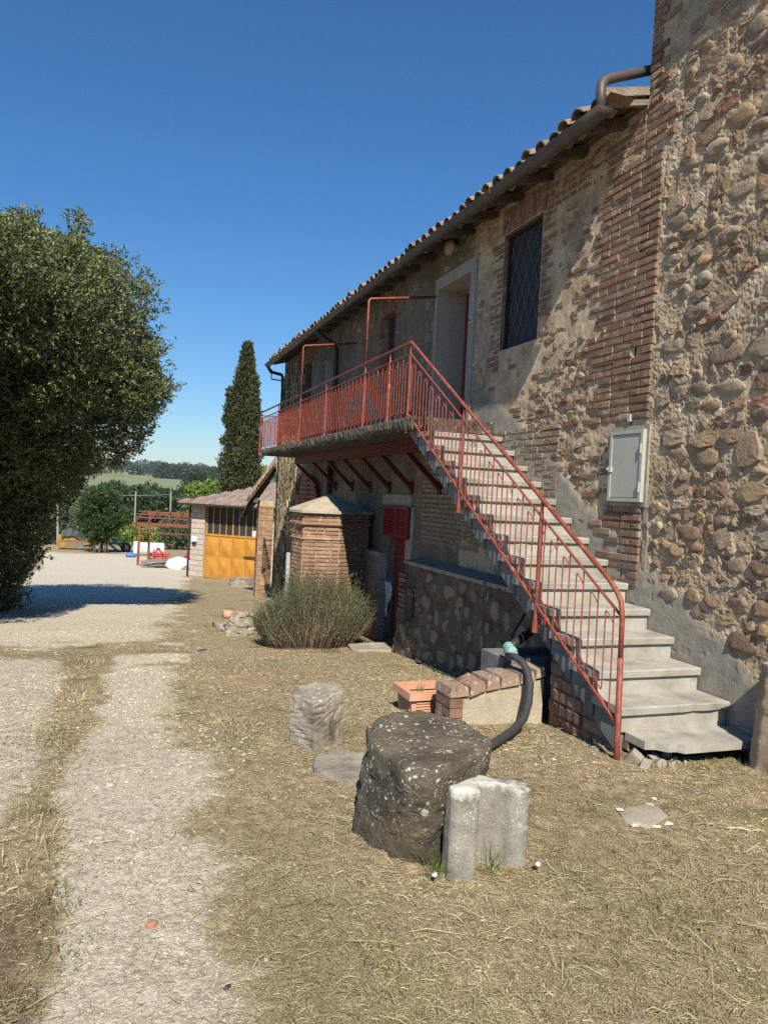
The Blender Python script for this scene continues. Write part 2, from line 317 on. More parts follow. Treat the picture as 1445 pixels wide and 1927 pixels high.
LINES_Y = np.array([1.5, 2.25, 2.9, 4.0, 5.1, 7.2, 9.6, 10.4, 14, 20, 25, 29, 33, 42, 60])
RT_R = np.array([.42, .42, .56, .62, .60, .70, .82, .95, 1.0, 1.5, 2.2, 2.7, 3.4, 2.6, 1.0])
RT_L = np.array([-.12, -.10, -.09, -.16, -.13, .02, .06, .0])
def masks(x, y):
    n = (fbm(x*2.2, y*2.2, 0, 31, 4)-.5); n2 = (fbm(x*.7, y*.7, 0, 41, 3)-.5)
    w = np.where(y > 9, 1.8, .5)
    rr = np.interp(y, LINES_Y, RT_R) + n*w + n2*.35; rl = np.interp(y, LINES_Y[:8], RT_L) + n*.25
    soft = .30
    right = sstep(-soft, soft, rr-x)*sstep(-.14, .14, x-rl)
    left = .7*sstep(-.18, .18, (np.interp(y, [2, 3.2, 4.6, 9.7], [-.52, -.50, -.28, -.42]) + n*.2)-x)*sstep(2.2, 3.6, y+n*2)
    ll = np.interp(y, [9, 14, 20, 34, 48, 60], [-9, -9, -6, -2.6, -3.8, -6])
    wide = sstep(10.2, 11.4, y+n*1.6)*sstep(-1.0, .8, rr-x)*sstep(-.5, .5, x-ll)*sstep(52, 44, y+n*6)
    g = np.maximum(np.maximum(right*sstep(10.4, 9.6, y), left*sstep(10.3, 9.4, y)), wide)
    dirt = sstep(.35, .9, np.exp(-((y-10.0+n*.8)/.42)**2)*sstep(1.6, .9, x)) * .55
    dirt = np.maximum(dirt, sstep(.48, .62, fbm(x*1.1, y*1.1, 0, 51, 4))*.32*(1-g))
    brown = sstep(-.05, -.22, x+n*.3)*sstep(3.35, 3.0, y+n*.5)
    dirt = np.maximum(dirt, brown*.8)
    hay = sstep(.5, 0, np.abs(x-.75+n2*.5)-.05)*sstep(3.6, 2.6, y)*.8
    return np.clip(g, 0, 1), np.clip(dirt, 0, 1), np.clip(hay, 0, 1)
def growlines(a, b, d, lo, hi, f):
    m = list(np.arange(a, b+1e-6, d)); s = d
    while m[-1] < hi: s *= f; m.append(m[-1]+s)
    s = d
    while m[0] > lo: s *= f; m.insert(0, m[0]-s)
    return np.array(m)
gx = growlines(-1.6, 4.3, .028, -5000, 5000, 1.13); gy = growlines(1.4, 7.0, .028, -40, 5500, 1.022)
X, Y = np.meshgrid(gx, gy, indexing='ij')
Z = zg(X, Y); g_, d_, h_ = masks(X, Y)
near = sstep(14, 7, Y)
Z = Z + near*((fbm(X*9, Y*9, 0, 61, 4)-.5)*.035 + (fbm(X*30, Y*30, 0, 71, 2)-.5)*.012)*(1-.45*g_)
nx, ny = X.shape; idx = np.arange(nx*ny).reshape(nx, ny)
F = np.stack([idx[:-1, :-1], idx[1:, :-1], idx[1:, 1:], idx[:-1, 1:]], -1).reshape(-1, 4)
def ground_extra(col, c):
    N, L = c['N'], c['L']
    def at(n): a = N.new('ShaderNodeAttribute'); a.attribute_name = n; return a.outputs['Fac']
    grav = c['ramp'](c['noise'](34, 6, .7), [(.33, .285, .22), (.55, .495, .39), (.72, .665, .545)], .33, .68)
    grav = c['mix'](c['ramp'](c['noise'](1.6, 4), [(0, 0, 0), (1, 1, 1)], .5, .7), grav, (.56, .505, .40))
    f = c['ramp'](c['math']('ADD', at('gravel'), c['math']('MULTIPLY', c['math']('SUBTRACT', c['noise'](13, 5), .5), 1.1)), [(0, 0, 0), (1, 1, 1)], .34, .66)
    dirt = c['ramp'](c['noise'](22, 5), [(.11, .078, .05), (.19, .14, .09), (.27, .205, .135)], .3, .7)
    fd = c['ramp'](c['math']('ADD', at('dirt'), c['math']('MULTIPLY', c['math']('SUBTRACT', c['noise'](9, 5), .5), 1.0)), [(0, 0, 0), (1, 1, 1)], .35, .75)
    col = c['mix'](f, c['mix'](fd, col, dirt), grav)
    hay = c['ramp'](c['noise'](48, 4), [(.17, .16, .08), (.30, .28, .16)], .3, .7)
    col = c['mix'](c['math']('MULTIPLY', at('hay'), .55), col, hay)
    # distant fields and woods
    far = c['ramp'](c['noise'](.012, 3), [(.045, .075, .025), (.14, .18, .06), (.26, .25, .13), (.05, .085, .03)], .36, .64, )
    sp = N.new('ShaderNodeSeparateXYZ'); L(c['geo'].outputs['Position'], sp.inputs[0])
    ff = N.new('ShaderNodeMapRange'); ff.inputs[1].default_value = 60; ff.inputs[2].default_value = 110; L(sp.outputs[1], ff.inputs[0])
    col = c['mix'](ff.outputs[0], col, far)
    # a mown vineyard slope with rows
    wv = N.new('ShaderNodeTexWave'); wv.wave_type = 'BANDS'; wv.bands_direction = 'DIAGONAL'; wv.inputs['Scale'].default_value = .045; wv.inputs['Distortion'].default_value = 1.5; wv.inputs['Detail'].default_value = 2
    L(c['geo'].outputs['Position'], wv.inputs['Vector'])
    rows = c['ramp'](wv.outputs['Fac'], [(.10, .14, .05), (.30, .31, .17)], .3, .7)
    fy = N.new('ShaderNodeMapRange'); fy.inputs[1].default_value = 300; fy.inputs[2].default_value = 340; L(sp.outputs[1], fy.inputs[0])
    fy2 = N.new('ShaderNodeMapRange'); fy2.inputs[1].default_value = 800; fy2.inputs[2].default_value = 760; L(sp.outputs[1], fy2.inputs[0])
    return c['mix'](c['math']('MULTIPLY', fy.outputs[0], fy2.outputs[0]), col, rows)
m_ground = mk('dry_ground', [(.215, .16, .098), (.36, .285, .178), (.48, .40, .26)], scale=14, bump=1.0, bscale=70, bdist=.02, grain=.55, gscale=120, spots=[((.17, .175, .075), 1.7, .58, .72)], rough=1.0, spec=.1, extra=ground_extra)
ground = link('ground', fastmesh('ground', np.stack([X, Y, Z], -1).reshape(-1, 3), F, m_ground, True, {'gravel': g_.ravel(), 'dirt': d_.ravel(), 'hay': h_.ravel()}))
tag(ground, 'dry yard with pale gravel wheel tracks and cut grass', None, None, 'structure')

# ------------------------------------------------------------------ wall pieces: bricks and stones
class Pieces:
    def __init__(s, parent, name, rest, limit=300): s.p, s.n, s.rest, s.lim, s.it = parent, name, rest, limit, []
    def add(s, mesh, loc, rot=(0, 0, 0), scale=(1, 1, 1), size=.1):
        if not in_view(loc, 260): return
        s.it.append((size/px_of(loc)[2]*(1 if in_view(loc, 0) else .01), mesh, loc, rot, scale))
    def flush(s):
        s.it.sort(key=lambda t: -t[0])
        for _, m, l, r, sc in s.it[:s.lim]: link(s.n, m, s.p, l, r, sc)
        rest = s.it[s.lim:]
        if rest:
            V, Fa = [], []; mats = rest[0][1].materials[0]
            for _, m, l, r, sc in rest:
                M_ = Matrix.LocRotScale(Vector(l), Matrix.Identity(3).to_euler() if r is None else __import__('mathutils').Euler(r), Vector(sc)); o = len(V)
                V += [tuple(M_ @ v.co) for v in m.vertices]; Fa += [tuple(i+o for i in p.vertices) for p in m.polygons]
            me = bpy.data.meshes.new(s.rest); me.from_pydata(V, [], Fa); me.materials.append(mats); me.update()
            tag(link(s.rest, me, s.p), None, None, None, 'stuff')

def brick_mesh(k, mat, L=1., H=1., D=1.):          # unit brick: y -.5...5, z -.5...5, front at x=-.5
    r = random.Random(k); j = lambda a: r.uniform(-a, a); b = MB()
    def ring(x, a, c, ja): return [(x+j(.04), -a+j(ja), -c+j(ja*2)), (x+j(.04), a+j(ja), -c+j(ja*2)), (x+j(.04), a+j(ja), c+j(ja*2)), (x+j(.04), -a+j(ja), c+j(ja*2))]
    v = ring(.5, .5, .5, .0) + ring(-.36, .495, .48, .012) + ring(-.5, .465, .38, .02)
    f = [(3, 2, 1, 0), (8, 9, 10, 11)]
    for a in (0, 4): f += [(a+i, a+(i+1) % 4, a+4+(i+1) % 4, a+4+i) for i in range(4)]
    return b.add(v, f).mesh('brick', mat)
BR = {m.name: [brick_mesh(i+len(m.name) % 7, m) for i in range(8)] for m in (m_brick, m_brick_new, m_cap, m_block)}
def stone_mesh(k, mat, n=None):                      # unit stone lump: spans +-.5 in y,z ; bulges to x=-.5 (outwards is -x)
    r = random.Random(k*31+5); v = []; f = []; n = n or r.choice((7, 8, 9, 10))
    ang = sorted((2*math.pi*i/n + r.uniform(-.22, .22)) for i in range(n)); e = r.uniform(2.2, 4.5)
    rad = []
    for a in ang:
        c, s_ = abs(math.cos(a)), abs(math.sin(a)); rad.append((c**e+s_**e)**(-1/e)*.5*r.uniform(.76, 1.06))
    tilt = (r.uniform(-.25, .25), r.uniform(-.25, .25))
    for q, (sc, x) in enumerate(((1.0, .6), (1.0, -.30), (.93, -.455), (.50, -.49))):
        for a, ra in zip(ang, rad):
            y_, z_ = ra*sc*math.cos(a), ra*sc*math.sin(a)
            v.append((x + (r.uniform(-.055, .055)+tilt[0]*y_+tilt[1]*z_ if q > 1 else 0), y_, z_))
    v.append((-.5+r.uniform(-.05, .05), 0, 0))
    for q in range(3):
        for i in range(n):
            a, b_ = q*n+i, q*n+(i+1) % n; f.append((a, b_, b_+n, a+n))
    f += [(3*n+i, 3*n+(i+1) % n, 4*n) for i in range(n)]
    b = MB(); b.v = v; b.f = f; return b.mesh('stone', mat, smooth=(k % 3 == 0))
STONES = [stone_mesh(i, m_stone) for i in range(26)]

XW = 4.10
def rock(name, label, mat, pts_bot, pts_top, zb, zt, seed, amp=.03, sub=3, parent=None, dome=.0, cat='boulder', freq=6, smooth=.08, facet=.0):
    """lofted block from a base outline to a top outline, subdivided and roughened"""
    import bmesh
    n = len(pts_bot); b = MB(); rings = []
    for k in range(6):
        t = k/5; sc = 1.0
        rings.append([(pb_[0]+(pt_[0]-pb_[0])*t, pb_[1]+(pt_[1]-pb_[1])*t, zb+((zt if not isinstance(zt, (list, tuple)) else zt[i])-zb)*t) for i, (pb_, pt_) in enumerate(zip(pts_bot, pts_top))])
    cx = sum(p[0] for p in pts_top)/n; cy = sum(p[1] for p in pts_top)/n; ztm = (zt if not isinstance(zt, (list, tuple)) else sum(zt)/n)
    for s_ in (.9, .55): rings.append([(cx+(p[0]-cx)*s_, cy+(p[1]-cy)*s_, p[2]+(ztm-p[2])*(1-s_)+dome*(1-s_*s_)+.012*(s_ == .9)) for p in rings[5]])
    b.v = [p for q in rings for p in q]
    for k in range(len(rings)-1): b.f += [(k*n+i, k*n+(i+1) % n, k*n+n+(i+1) % n, k*n+n+i) for i in range(n)]
    b.v.append((cx, cy, ztm+dome)); b.f += [((len(rings)-1)*n+i, (len(rings)-1)*n+(i+1) % n, len(b.v)-1) for i in range(n)]
    m = b.mesh(name, mat, True); bm = bmesh.new(); bm.from_mesh(m)
    bmesh.ops.subdivide_edges(bm, edges=bm.edges[:], cuts=sub, use_grid_fill=True, smooth=smooth); bm.normal_update()
    co = np.array([v.co for v in bm.verts]); no = np.array([v.normal for v in bm.verts])
    d = (fbm(co[:, 0]*freq, co[:, 1]*freq, co[:, 2]*freq, seed, 5)-.5)*2*amp
    if facet: d += facet*(np.round(fbm(co[:, 0]*freq*.45, co[:, 1]*freq*.45, co[:, 2]*freq*.3, seed+8, 2)*7)/7-.5)*2
    rid = np.abs(fbm(co[:, 0]*freq*.8+9, co[:, 1]*freq*.8, co[:, 2]*freq*2.6, seed+3, 4)-.5)*2; d -= sstep(.12, 0, rid)*amp*.7*(no[:, 2] < .6)
    for v, nn, dd in zip(bm.verts, no, d): v.co += Vector(nn)*dd
    bm.to_mesh(m); bm.free(); m.polygons.foreach_set('use_smooth', [smooth > 0]*len(m.polygons))
    return tag(link(name, m), label, cat)
def brick_patch(pc, x, y0, y1, z0, z1, course=.068, bl=.255, mat=m_brick, rag0=.0, rag1=.0, keep=1.0, rotz=0.0, org=None, depth=.10, prot=.0, seed=0, hdr=.3, jit=.006, drop=None):
    """courses of bricks on a wall whose outward side is -x (rotz turns it about org); y runs along the wall"""
    r = random.Random(seed+17); n = int((z1-z0)/course); meshes = BR[mat.name]
    for i in range(n):
        z = z0 + (i+.5)*course; a = y0 + (r.uniform(0, rag0) if rag0 else 0) ; b = y1 - (r.uniform(0, rag1) if rag1 else 0)
        y = y0 - (bl/2 if i % 2 else 0) - (0 if not rag0 else 0)
        while y < b-.02:
            L_ = bl/2 if r.random() < hdr else bl; ya, yb = max(y, a), min(y+L_, b); y += L_
            if yb-ya < .045 or r.random() > keep: continue
            yc = (ya+yb)/2
            if drop and drop(yc, z): continue
            px = x - prot + r.uniform(-jit, jit) + depth/2
            if rotz: p = Vector(org) + Matrix.Rotation(rotz, 3, 'Z') @ Vector((px, yc, 0)); loc = (p.x, p.y, z + org[2])
            else: loc = (px, yc, z)
            pc.add(r.choice(meshes), loc, (r.uniform(-.012, .012), 0, rotz), (depth, yb-ya-.008, course-.009+r.uniform(-.004, .003)), .12)

def lumpy_sheet(name, y0, y1, z0, z1, step, hfun, mat, parent, x=XW, holes=(), attrs=None):
    """a wall skin facing -x with real relief; holes are left open"""
    def lines(a, b, cuts):
        m = list(np.linspace(a, b, max(2, int(round((b-a)/step))+1))); 
        for c in cuts:
            if a < c < b:
                m = [q for q in m if abs(q-c) > step*.45] + [c]
        return np.array(sorted(m))
    ys = lines(y0, y1, [h[0] for h in holes]+[h[1] for h in holes]); zs = lines(z0, z1, [h[2] for h in holes]+[h[3] for h in holes])
    Yw, Zw = np.meshgrid(ys, zs, indexing='ij'); H = hfun(Yw, Zw)
    for h in holes:
        d = np.maximum(np.maximum(h[0]-Yw, Yw-h[1]), np.maximum(h[2]-Zw, Zw-h[3])); H = H*sstep(0, .06, d)
    V = np.stack([x-H, Yw, Zw], -1).reshape(-1, 3); n1, n2 = Yw.shape; I = np.arange(n1*n2).reshape(n1, n2)
    Q = np.stack([I[:-1, :-1], I[:-1, 1:], I[1:, 1:], I[1:, :-1]], -1)
    yc = (ys[:-1]+ys[1:])/2; zc = (zs[:-1]+zs[1:])/2; keep = np.ones((n1-1, n2-1), bool)
    for h in holes: keep &= ~(((yc > h[0]) & (yc < h[1]))[:, None] & ((zc > h[2]) & (zc < h[3]))[None, :])
    return link(name, fastmesh(name, V, Q[keep], mat, True, {'cement': cement_mask(Yw, Zw).ravel() if x == XW else np.zeros(Yw.size)}), parent)
def reveal(parent, y0, y1, z0, z1, d, mat, x=XW, name='reveal', floor=True):
    b = MB(); x0, x1 = x-.001, x+d
    q = [[(x0, y0, z0), (x1, y0, z0), (x1, y0, z1), (x0, y0, z1)], [(x0, y1, z0), (x0, y1, z1), (x1, y1, z1), (x1, y1, z0)], [(x0, y0, z1), (x1, y0, z1), (x1, y1, z1), (x0, y1, z1)], [(x0, y0, z0), (x0, y1, z0), (x1, y1, z0), (x1, y0, z0)]]
    for c in q: b.add(c, [(0, 1, 2, 3)])
    m = b.mesh(name, mat, fix=False); return link(name, m, parent)

# ------------------------------------------------------------------ the adjoining tall house (right)
run, rise, YT, ZT, NS = .2872, .17, 7.717, 2.506, 15
def cement_mask(y, z):
    d = (np.asarray(z)-(ZT-(YT-np.asarray(y))*rise/run))*.86
    n = fbm(np.asarray(y)*3.1, np.asarray(z)*3.1, 7, 171, 3)-.5
    m = sstep(.30, .16, d+n*.22)*sstep(-.6, -.4, d)*sstep(3.7, 3.8, y)*sstep(8.3, 7.9, y)
    v = sstep(.05, .02, np.abs(np.asarray(y)-4.985+n*.05))*sstep(1.9, 1.6, z)*sstep(.9, 1.1, z)*.8
    return np.maximum(m, v)
tower = thing('tall_stone_house', 'tall rubble stone house with brick corner at the right edge', 'house', (4.1, 4.0, 0))
def h_tower(y, z):
    a = fbm(y*6, z*6, 0, 101, 3); b = fbm(y*30, z*30, 0, 111, 2); c = fbm(y*2.0, z*2.0, 0, 121, 2); e = fbm(y*62, z*62, 0, 131, 2)
    pit = sstep(.34, .24, fbm(y*9, z*9, 3, 141, 3))
    cem = cement_mask(y, z)
    return ((a-.5)*.016 + (np.abs(b-.5)-.12)*-.014 + (e-.5)*.009 - pit*.02 - .006)*(1-.8*cem) + (c-.5)*.012 + cem*.006
twall = lumpy_sheet('wall', 3.1, 5.25, -.15, 6.5, .0085, h_tower, m_mortar, tower)
lumpy_sheet('wall', 1.2, 3.1, -.15, 6.5, .022, h_tower, m_mortar, tower)
b = MB().box(4.115, 9, -4, 5.245, -.3, 7.3).box(4.105, 4.6, -4, 1.2, -.3, 7.3).box(4.105, 4.6, 1.2, 5.245, 6.5, 7.3); part('wall_core', b, m_mortar, tower)
b = MB(); b.prism([(3.58, 7.22), (9, 8.7), (9, 8.82), (3.58, 7.34)], -4.5, 5.55, 'y'); troof = part('roof', b, m_tile, tower)
pc = Pieces(twall, 'stone', 'small_stones'); pb = Pieces(twall, 'brick', 'more_bricks')
# bricks of the far corner, above the neighbouring roof, and odd bricks
brick_patch(pb, XW, 4.86, 5.245, 4.55, 7.2, course=.070, rag0=.25, prot=.008, seed=3)
r = random.Random(5); placed = []
def put_stone(y, z, a, c, pcs, x=XW, depth=.10, out=.025, meshes=STONES, chk=True, rr=None, tilt=0.25, fit=.98):
    for (py, pz, pa, pcz) in placed:
        if abs(py-y) < (pa+a)*.5*fit and abs(pz-z) < (pcz+c)*.5*fit: return False
    placed.append((y, z, a, c)); d = depth
    pcs.add(r.choice(meshes), (x-out+d*.5, y, z), (r.uniform(-tilt, tilt), 0, 0), (d, a, c), (a+c)/2); return True
for (y, z, a, c) in [(3.98, 2.06, .26, .27), (4.36, 4.02, .20, .21), (4.62, 3.98, .16, .13), (4.36, 4.60, .24, .12), (4.70, 2.72, .20, .16), (4.86, 2.72, .15, .16), (4.52, 2.42, .20, .11), (4.36, 3.05, .16, .10), (4.62, 1.30, .15, .13), (4.42, .98, .16, .13), (4.66, .95, .20, .11), (4.16, 1.42, .19, .16), (4.88, 1.62, .14, .11),
                     (4.28, 3.62, .22, .12), (4.50, 3.36, .17, .12), (4.74, 4.42, .16, .16), (4.05, 3.35, .14, .11), (4.22, 2.86, .17, .14), (4.70, 3.30, .14, .12), (4.05, 4.30, .22, .10)]:
    put_stone(y, z, a, c, pc, out=.014, depth=.10)
zr = .0
while zr < 6.3:
    hr = r.choice((.07, .09, .11, .14, .17)); yr = 2.3+r.uniform(-.1, .1)
    while yr < 4.96:
        wr_ = hr*r.uniform(.8, 2.3); y, z = yr+wr_/2, zr+hr/2+r.uniform(-.02, .02); yr += wr_+r.uniform(.0, .03)
        if r.random() > (.93 if z < 1.8 else .72+.35*float(fbm(y*2, z*2, 0, 95, 2))) or cement_mask(y, z) > .3 or (z < .7 and y < 3.8) or y+wr_/2 > 4.985 or (z > 4.55 and y > 4.85): continue
        put_stone(y, z, wr_-.006, hr*r.uniform(.86, 1.04), pc, out=r.uniform(.002, .012), tilt=.10, fit=.60)
    zr += hr*.98
pc.flush(); pb.flush()
# cement buttress at the foot
fb = rock('foot_buttress', None, m_mortar, [(3.86, 3.60), (3.85, 3.2), (3.85, 2.4), (4.14, 2.4), (4.14, 3.2), (4.14, 3.61)], [(3.90, 3.58), (3.89, 3.2), (3.89, 2.4), (4.14, 2.4), (4.14, 3.2), (4.14, 3.59)], -.1, [.67, .68, .68, .70, .70, .70], 461, amp=.016, freq=6, smooth=.02, sub=4, cat=None); fb.parent = tower; fb.matrix_parent_inverse = WINV[tower.name]
# thin cable clipped to the wall and an iron hook out of the wall
b = MB().tube([(4.07, 5.22, 4.95), (4.075, 5.20, 5.05), (4.07, 5.13, 5.12), (4.065, 4.9, 5.20), (4.065, 4.4, 5.32), (4.06, 3.4, 5.5)], .006, 5); part('wall_cable', b, m_grey, tower)
b = MB().tube([(4.12, 3.50, 3.30), (3.94, 3.50, 3.29), (3.93, 3.50, 3.33)], .012, 6); part('iron_hook', b, m_rust, tower)

# ------------------------------------------------------------------ the farmhouse
house = thing('farmhouse', 'long two storey stone and brick farmhouse with outside balcony', 'farmhouse', (4.1, 12, -.5))
WIN1 = (6.84, 7.65, 3.33, 4.65); DOOR = (8.46, 9.44, 2.50, 4.46); WIN2 = (11.13, 11.85, 3.31, 4.58); NICHE = (14.45, 15.30, 2.50, 4.40); WIN3 = (16.42, 17.15, 3.3, 4.58)
RDOOR = (10.16, 10.90, -.62, 1.46); ARCH = (14.9, 16.85, .55, 1.95)
HOLES = [WIN1, DOOR, WIN2, NICHE, WIN3, RDOOR]
def h_house(y, z):
    a = fbm(y*6, z*6, 1, 201, 4); b_ = fbm(y*24, z*24, 1, 211, 3); e = fbm(y*60, z*60, 1, 231, 2)
    rough = sstep(3.0, 2.5, z+ (y-6.6)*.3)*sstep(8.4, 7.4, y)*.75 + sstep(6.4, 5.7, y)*.25 + .32
    cem = cement_mask(y, z); strip = sstep(6.1, 5.7, y)*sstep(.9, 1.0, z)
    return ((a-.5)*.026 + (b_-.5)*.020 + (e-.5)*.010 - .006)*rough*(1-.8*cem)*(1-.45*strip) + cem*.008
skin_near = lumpy_sheet('wall', 5.255, 8.42, -.7, 5.02, .016, h_house, m_mortar, house, holes=[WIN1])
skin_far = lumpy_sheet('wall', 8.42, 19.3, -1.6, 5.02, .045, h_house, m_plaster, house, holes=HOLES[1:])
b = MB().box(4.62, 9, 5.26, 19.29, -1.6, 5.0).box(4.14, 9, 19.28, 19.30, -1.6, 5.0); part('wall_core', b, m_plaster, house)
for h, m_ in ((WIN1, m_brick), (DOOR, m_reveal), (WIN2, m_brick), (NICHE, m_reveal), (WIN3, m_plaster), (RDOOR, m_plaster)): reveal(house, *h, .5, m_)
pb = Pieces(skin_near, 'brick', 'more_bricks'); pf = Pieces(skin_far, 'brick', 'more_bricks'); pc = Pieces(skin_near, 'stone', 'small_stones'); pcf = Pieces(skin_far, 'stone', 'small_stones')
inh = lambda y, z, m=.0: any(h[0]-m < y < h[1]+m and h[2]-m < z < h[3]+m for h in HOLES)
brick_patch(pb, XW, 5.02, 6.0, 2.35, 4.60, rag1=.30, prot=.011, seed=1, keep=.97)                # the brick corner strip
brick_patch(pb, XW, 5.02, 5.62, 1.68, 2.35, rag1=.25, prot=.010, seed=2, keep=.7, drop=lambda y, z: z < 2.3 and y < 5.5)
brick_patch(pb, XW, 5.04, 5.78, .95, 1.66, rag1=.30, prot=.014, seed=4, keep=.92)               # under the meter box
brick_patch(pb, XW, 6.0, 6.8, 4.62, 4.98, prot=.003, seed=41, keep=.9)
brick_patch(pb, XW, 5.26, 6.0, 4.6, 4.98, prot=.003, seed=42, keep=.9)
brick_patch(pb, XW, 5.6, 6.6, 3.35, 4.55, rag0=.4, rag1=.5, prot=.004, seed=21, keep=.34)
brick_patch(pb, XW, 5.5, 7.4, 1.2, 3.1, rag0=.3, rag1=.4, prot=.002, seed=22, keep=.28)
brick_patch(pb, XW, 5.7, 7.2, .9, 2.0, rag0=.3, rag1=.4, prot=.002, seed=23, keep=.25)
brick_patch(pb, XW, 6.56, 6.835, 3.2, 4.65, rag0=.16, prot=.005, seed=5, keep=.95)               # window jambs
brick_patch(pb, XW, 7.655, 7.97, 3.1, 4.65, rag1=.18, prot=.005, seed=6, keep=.95)
for i in range(13):                                                                             # soldier course over the window
    y = 6.80 + i*.073; pb.add(random.choice(BR['old_brick']), (XW-.008+.05, y, 4.80), (R(90), 0, 0), (.10, .285, .058), .15)
brick_patch(pf, XW, 10.85, 11.125, 3.2, 4.58, rag0=.14, prot=.006, seed=7)
brick_patch(pf, XW, 11.855, 12.2, 3.2, 4.58, rag1=.18, prot=.006, seed=8)
for i in range(12): pf.add(random.choice(BR['old_brick']), (XW-.010+.05, 11.10+i*.073, 4.73), (R(90), 0, 0), (.10, .28, .058), .13)
brick_patch(pf, XW, 9.9, 10.85, 3.6, 4.4, rag0=.4, rag1=.4, prot=.0, seed=9, keep=.3)
brick_patch(pf, XW, 16.2, 17.4, 4.6, 4.95, rag0=.3, rag1=.3, prot=.004, seed=10, keep=.8)
# pale coursed stone low on the wall, behind the stair
def pale_courses():
    rr = random.Random(12); z = .98
    while z < 2.35:
        hgt = rr.uniform(.055, .075); y = 6.3
        while y < 9.55:
            L_ = rr.uniform(.09, .24)
            big = 1.52 < z < 1.68
            if rr.random() < .9 and y+L_ < 10.0: pcs = pcf if y > 8.42 else pc; pcs.add(rr.choice(BR_PALE), (XW-.010+rr.uniform(-.006, .004)+.05, y+L_/2, z+hgt/2), (rr.uniform(-.03, .03), 0, 0), (.10, L_-.014, hgt-.012), .1)
            y += L_
        z += hgt
m_pale = mk('pale_course_stone', [(.19, .15, .10), (.27, .22, .15), (.34, .28, .20)], scale=9, rnd=[(.20, .155, .10), (.28, .22, .15), (.34, .27, .19), (.24, .20, .15)], bump=.6, bscale=60, grain=.28)
BR_PALE = [brick_mesh(50+i, m_pale) for i in range(6)]
pale_courses()
placed.clear(); r = random.Random(9)
zr = .9
while zr < 4.95:
    hr = r.choice((.05, .065, .065, .09, .12)); yr = 5.45+r.uniform(-.1, .1)
    while yr < 8.4:
        wr_ = r.uniform(.08, .27) if hr < .08 else hr*r.uniform(.9, 2.0); y, z = yr+wr_/2, zr+hr/2+r.uniform(-.012, .012); yr += wr_
        if inh(y, z, .14) or (y < 5.98 and z > 2.2) or (y < 5.8 and z < 1.7) or cement_mask(y, z) > .3 or z < ZT-(YT-y)*rise/run-.3: continue
        lit = z < 3.0+(6.8-y)*.9
        if r.random() > (.62 if lit else .22): continue
        if hr < .08 and r.random() < .5: pb.add(r.choice(BR['old_brick'] if r.random() < .55 else BR_PALE), (XW-r.uniform(-.004, .012)+.05, y, z), (r.uniform(-.03, .03), 0, 0), (.10, wr_-.014, hr-.012), .09)
        else: put_stone(y, z, wr_-.012, hr*.92, pc, out=r.uniform(-.003, .009), tilt=.12, fit=.8)
    zr += hr
for _ in range(420):
    y = r.uniform(8.45, 19.2); z = r.uniform(2.6, 4.8)
    if inh(y, z, .16) or fbm(y*.8, z*.8, 0, 77, 2) < .47: continue
    put_stone(y, z, r.uniform(.10, .26), r.uniform(.08, .2), pcf, out=r.uniform(-.004, .012))
for q in (pf, pc, pcf): q.flush()
pm = Pieces(skin_near, 'pale_stone', 'more_pale_stones'); pm.it = [t for t in pb.it if t[1].materials[0] is m_pale]; pb.it = [t for t in pb.it if t[1].materials[0] is not m_pale]; pm.flush(); pb.flush()
# wooden eave
b = MB().box(4.03, 4.10, 5.26, 19.3, 5.0, 5.06); part('wall_plate', b, m_darkwood, house)
roof = link('roof', MB().prism([(3.70, 4.93), (9.0, 6.55), (9.0, 6.67), (3.70, 4.99)], 5.27, 19.25, 'y').mesh('roof', m_darkwood), house)
for i in range(24): part('rafter', MB().beam((3.72, 5.55+i*.585, 4.865), (4.2, 5.55+i*.585, 5.01), .075, .095), m_darkwood, roof)
part('verge_board', MB().beam((3.66, 5.262, 5.005), (4.12, 5.262, 5.125), .05, .07), m_wood, roof); part('verge_board', MB().beam((3.68, 5.272, 4.925), (4.12, 5.272, 5.035), .04, .045), m_wood, roof)
def coppo(k):
    rr = random.Random(k); b = MB(); n = 7; vs = []
    for q, (xx, rad, zz) in enumerate(((0, .098, 0.), (.46, .075, .045))):
        for ra in (rad, rad-.016):
            for i in range(n): t = math.pi*i/(n-1); vs.append((xx+rr.uniform(-.006, .006), -ra*math.cos(t), zz+ra*.8*math.sin(t)))
    f = []
    for i in range(n-1):
        f += [(i, i+1, 2*n+i+1, 2*n+i), (n+i+1, n+i, 3*n+i, 3*n+i+1), (i+1, i, n+i, n+i+1), (2*n+i, 2*n+i+1, 3*n+i+1, 3*n+i)]
    return b.add(vs, f).mesh('roof_tile', m_tile, smooth=False)
CP = [coppo(i) for i in range(5)]; sl = math.atan2(1.62, 5.3)
for row in range(2):
    for i in range(66):
        y = 5.36 + i*.212; link('roof_tile', random.choice(CP), roof, (3.64+row*.40+random.uniform(-.03, .03), y, 4.945+row*.125+random.uniform(-.008, .012)), (random.uniform(-.08, .08), -sl+random.uniform(-.03, .03), random.uniform(-.06, .06)), (1, .88, .82))
b = MB()
for i in range(66):
    y = 5.25+i*.212; b.prism([(y-.08, 4.975), (y, 4.945), (y+.08, 4.975), (y, 4.96)], 3.66, 3.9, 'x')
part('under_tiles', b, m_tile, roof)
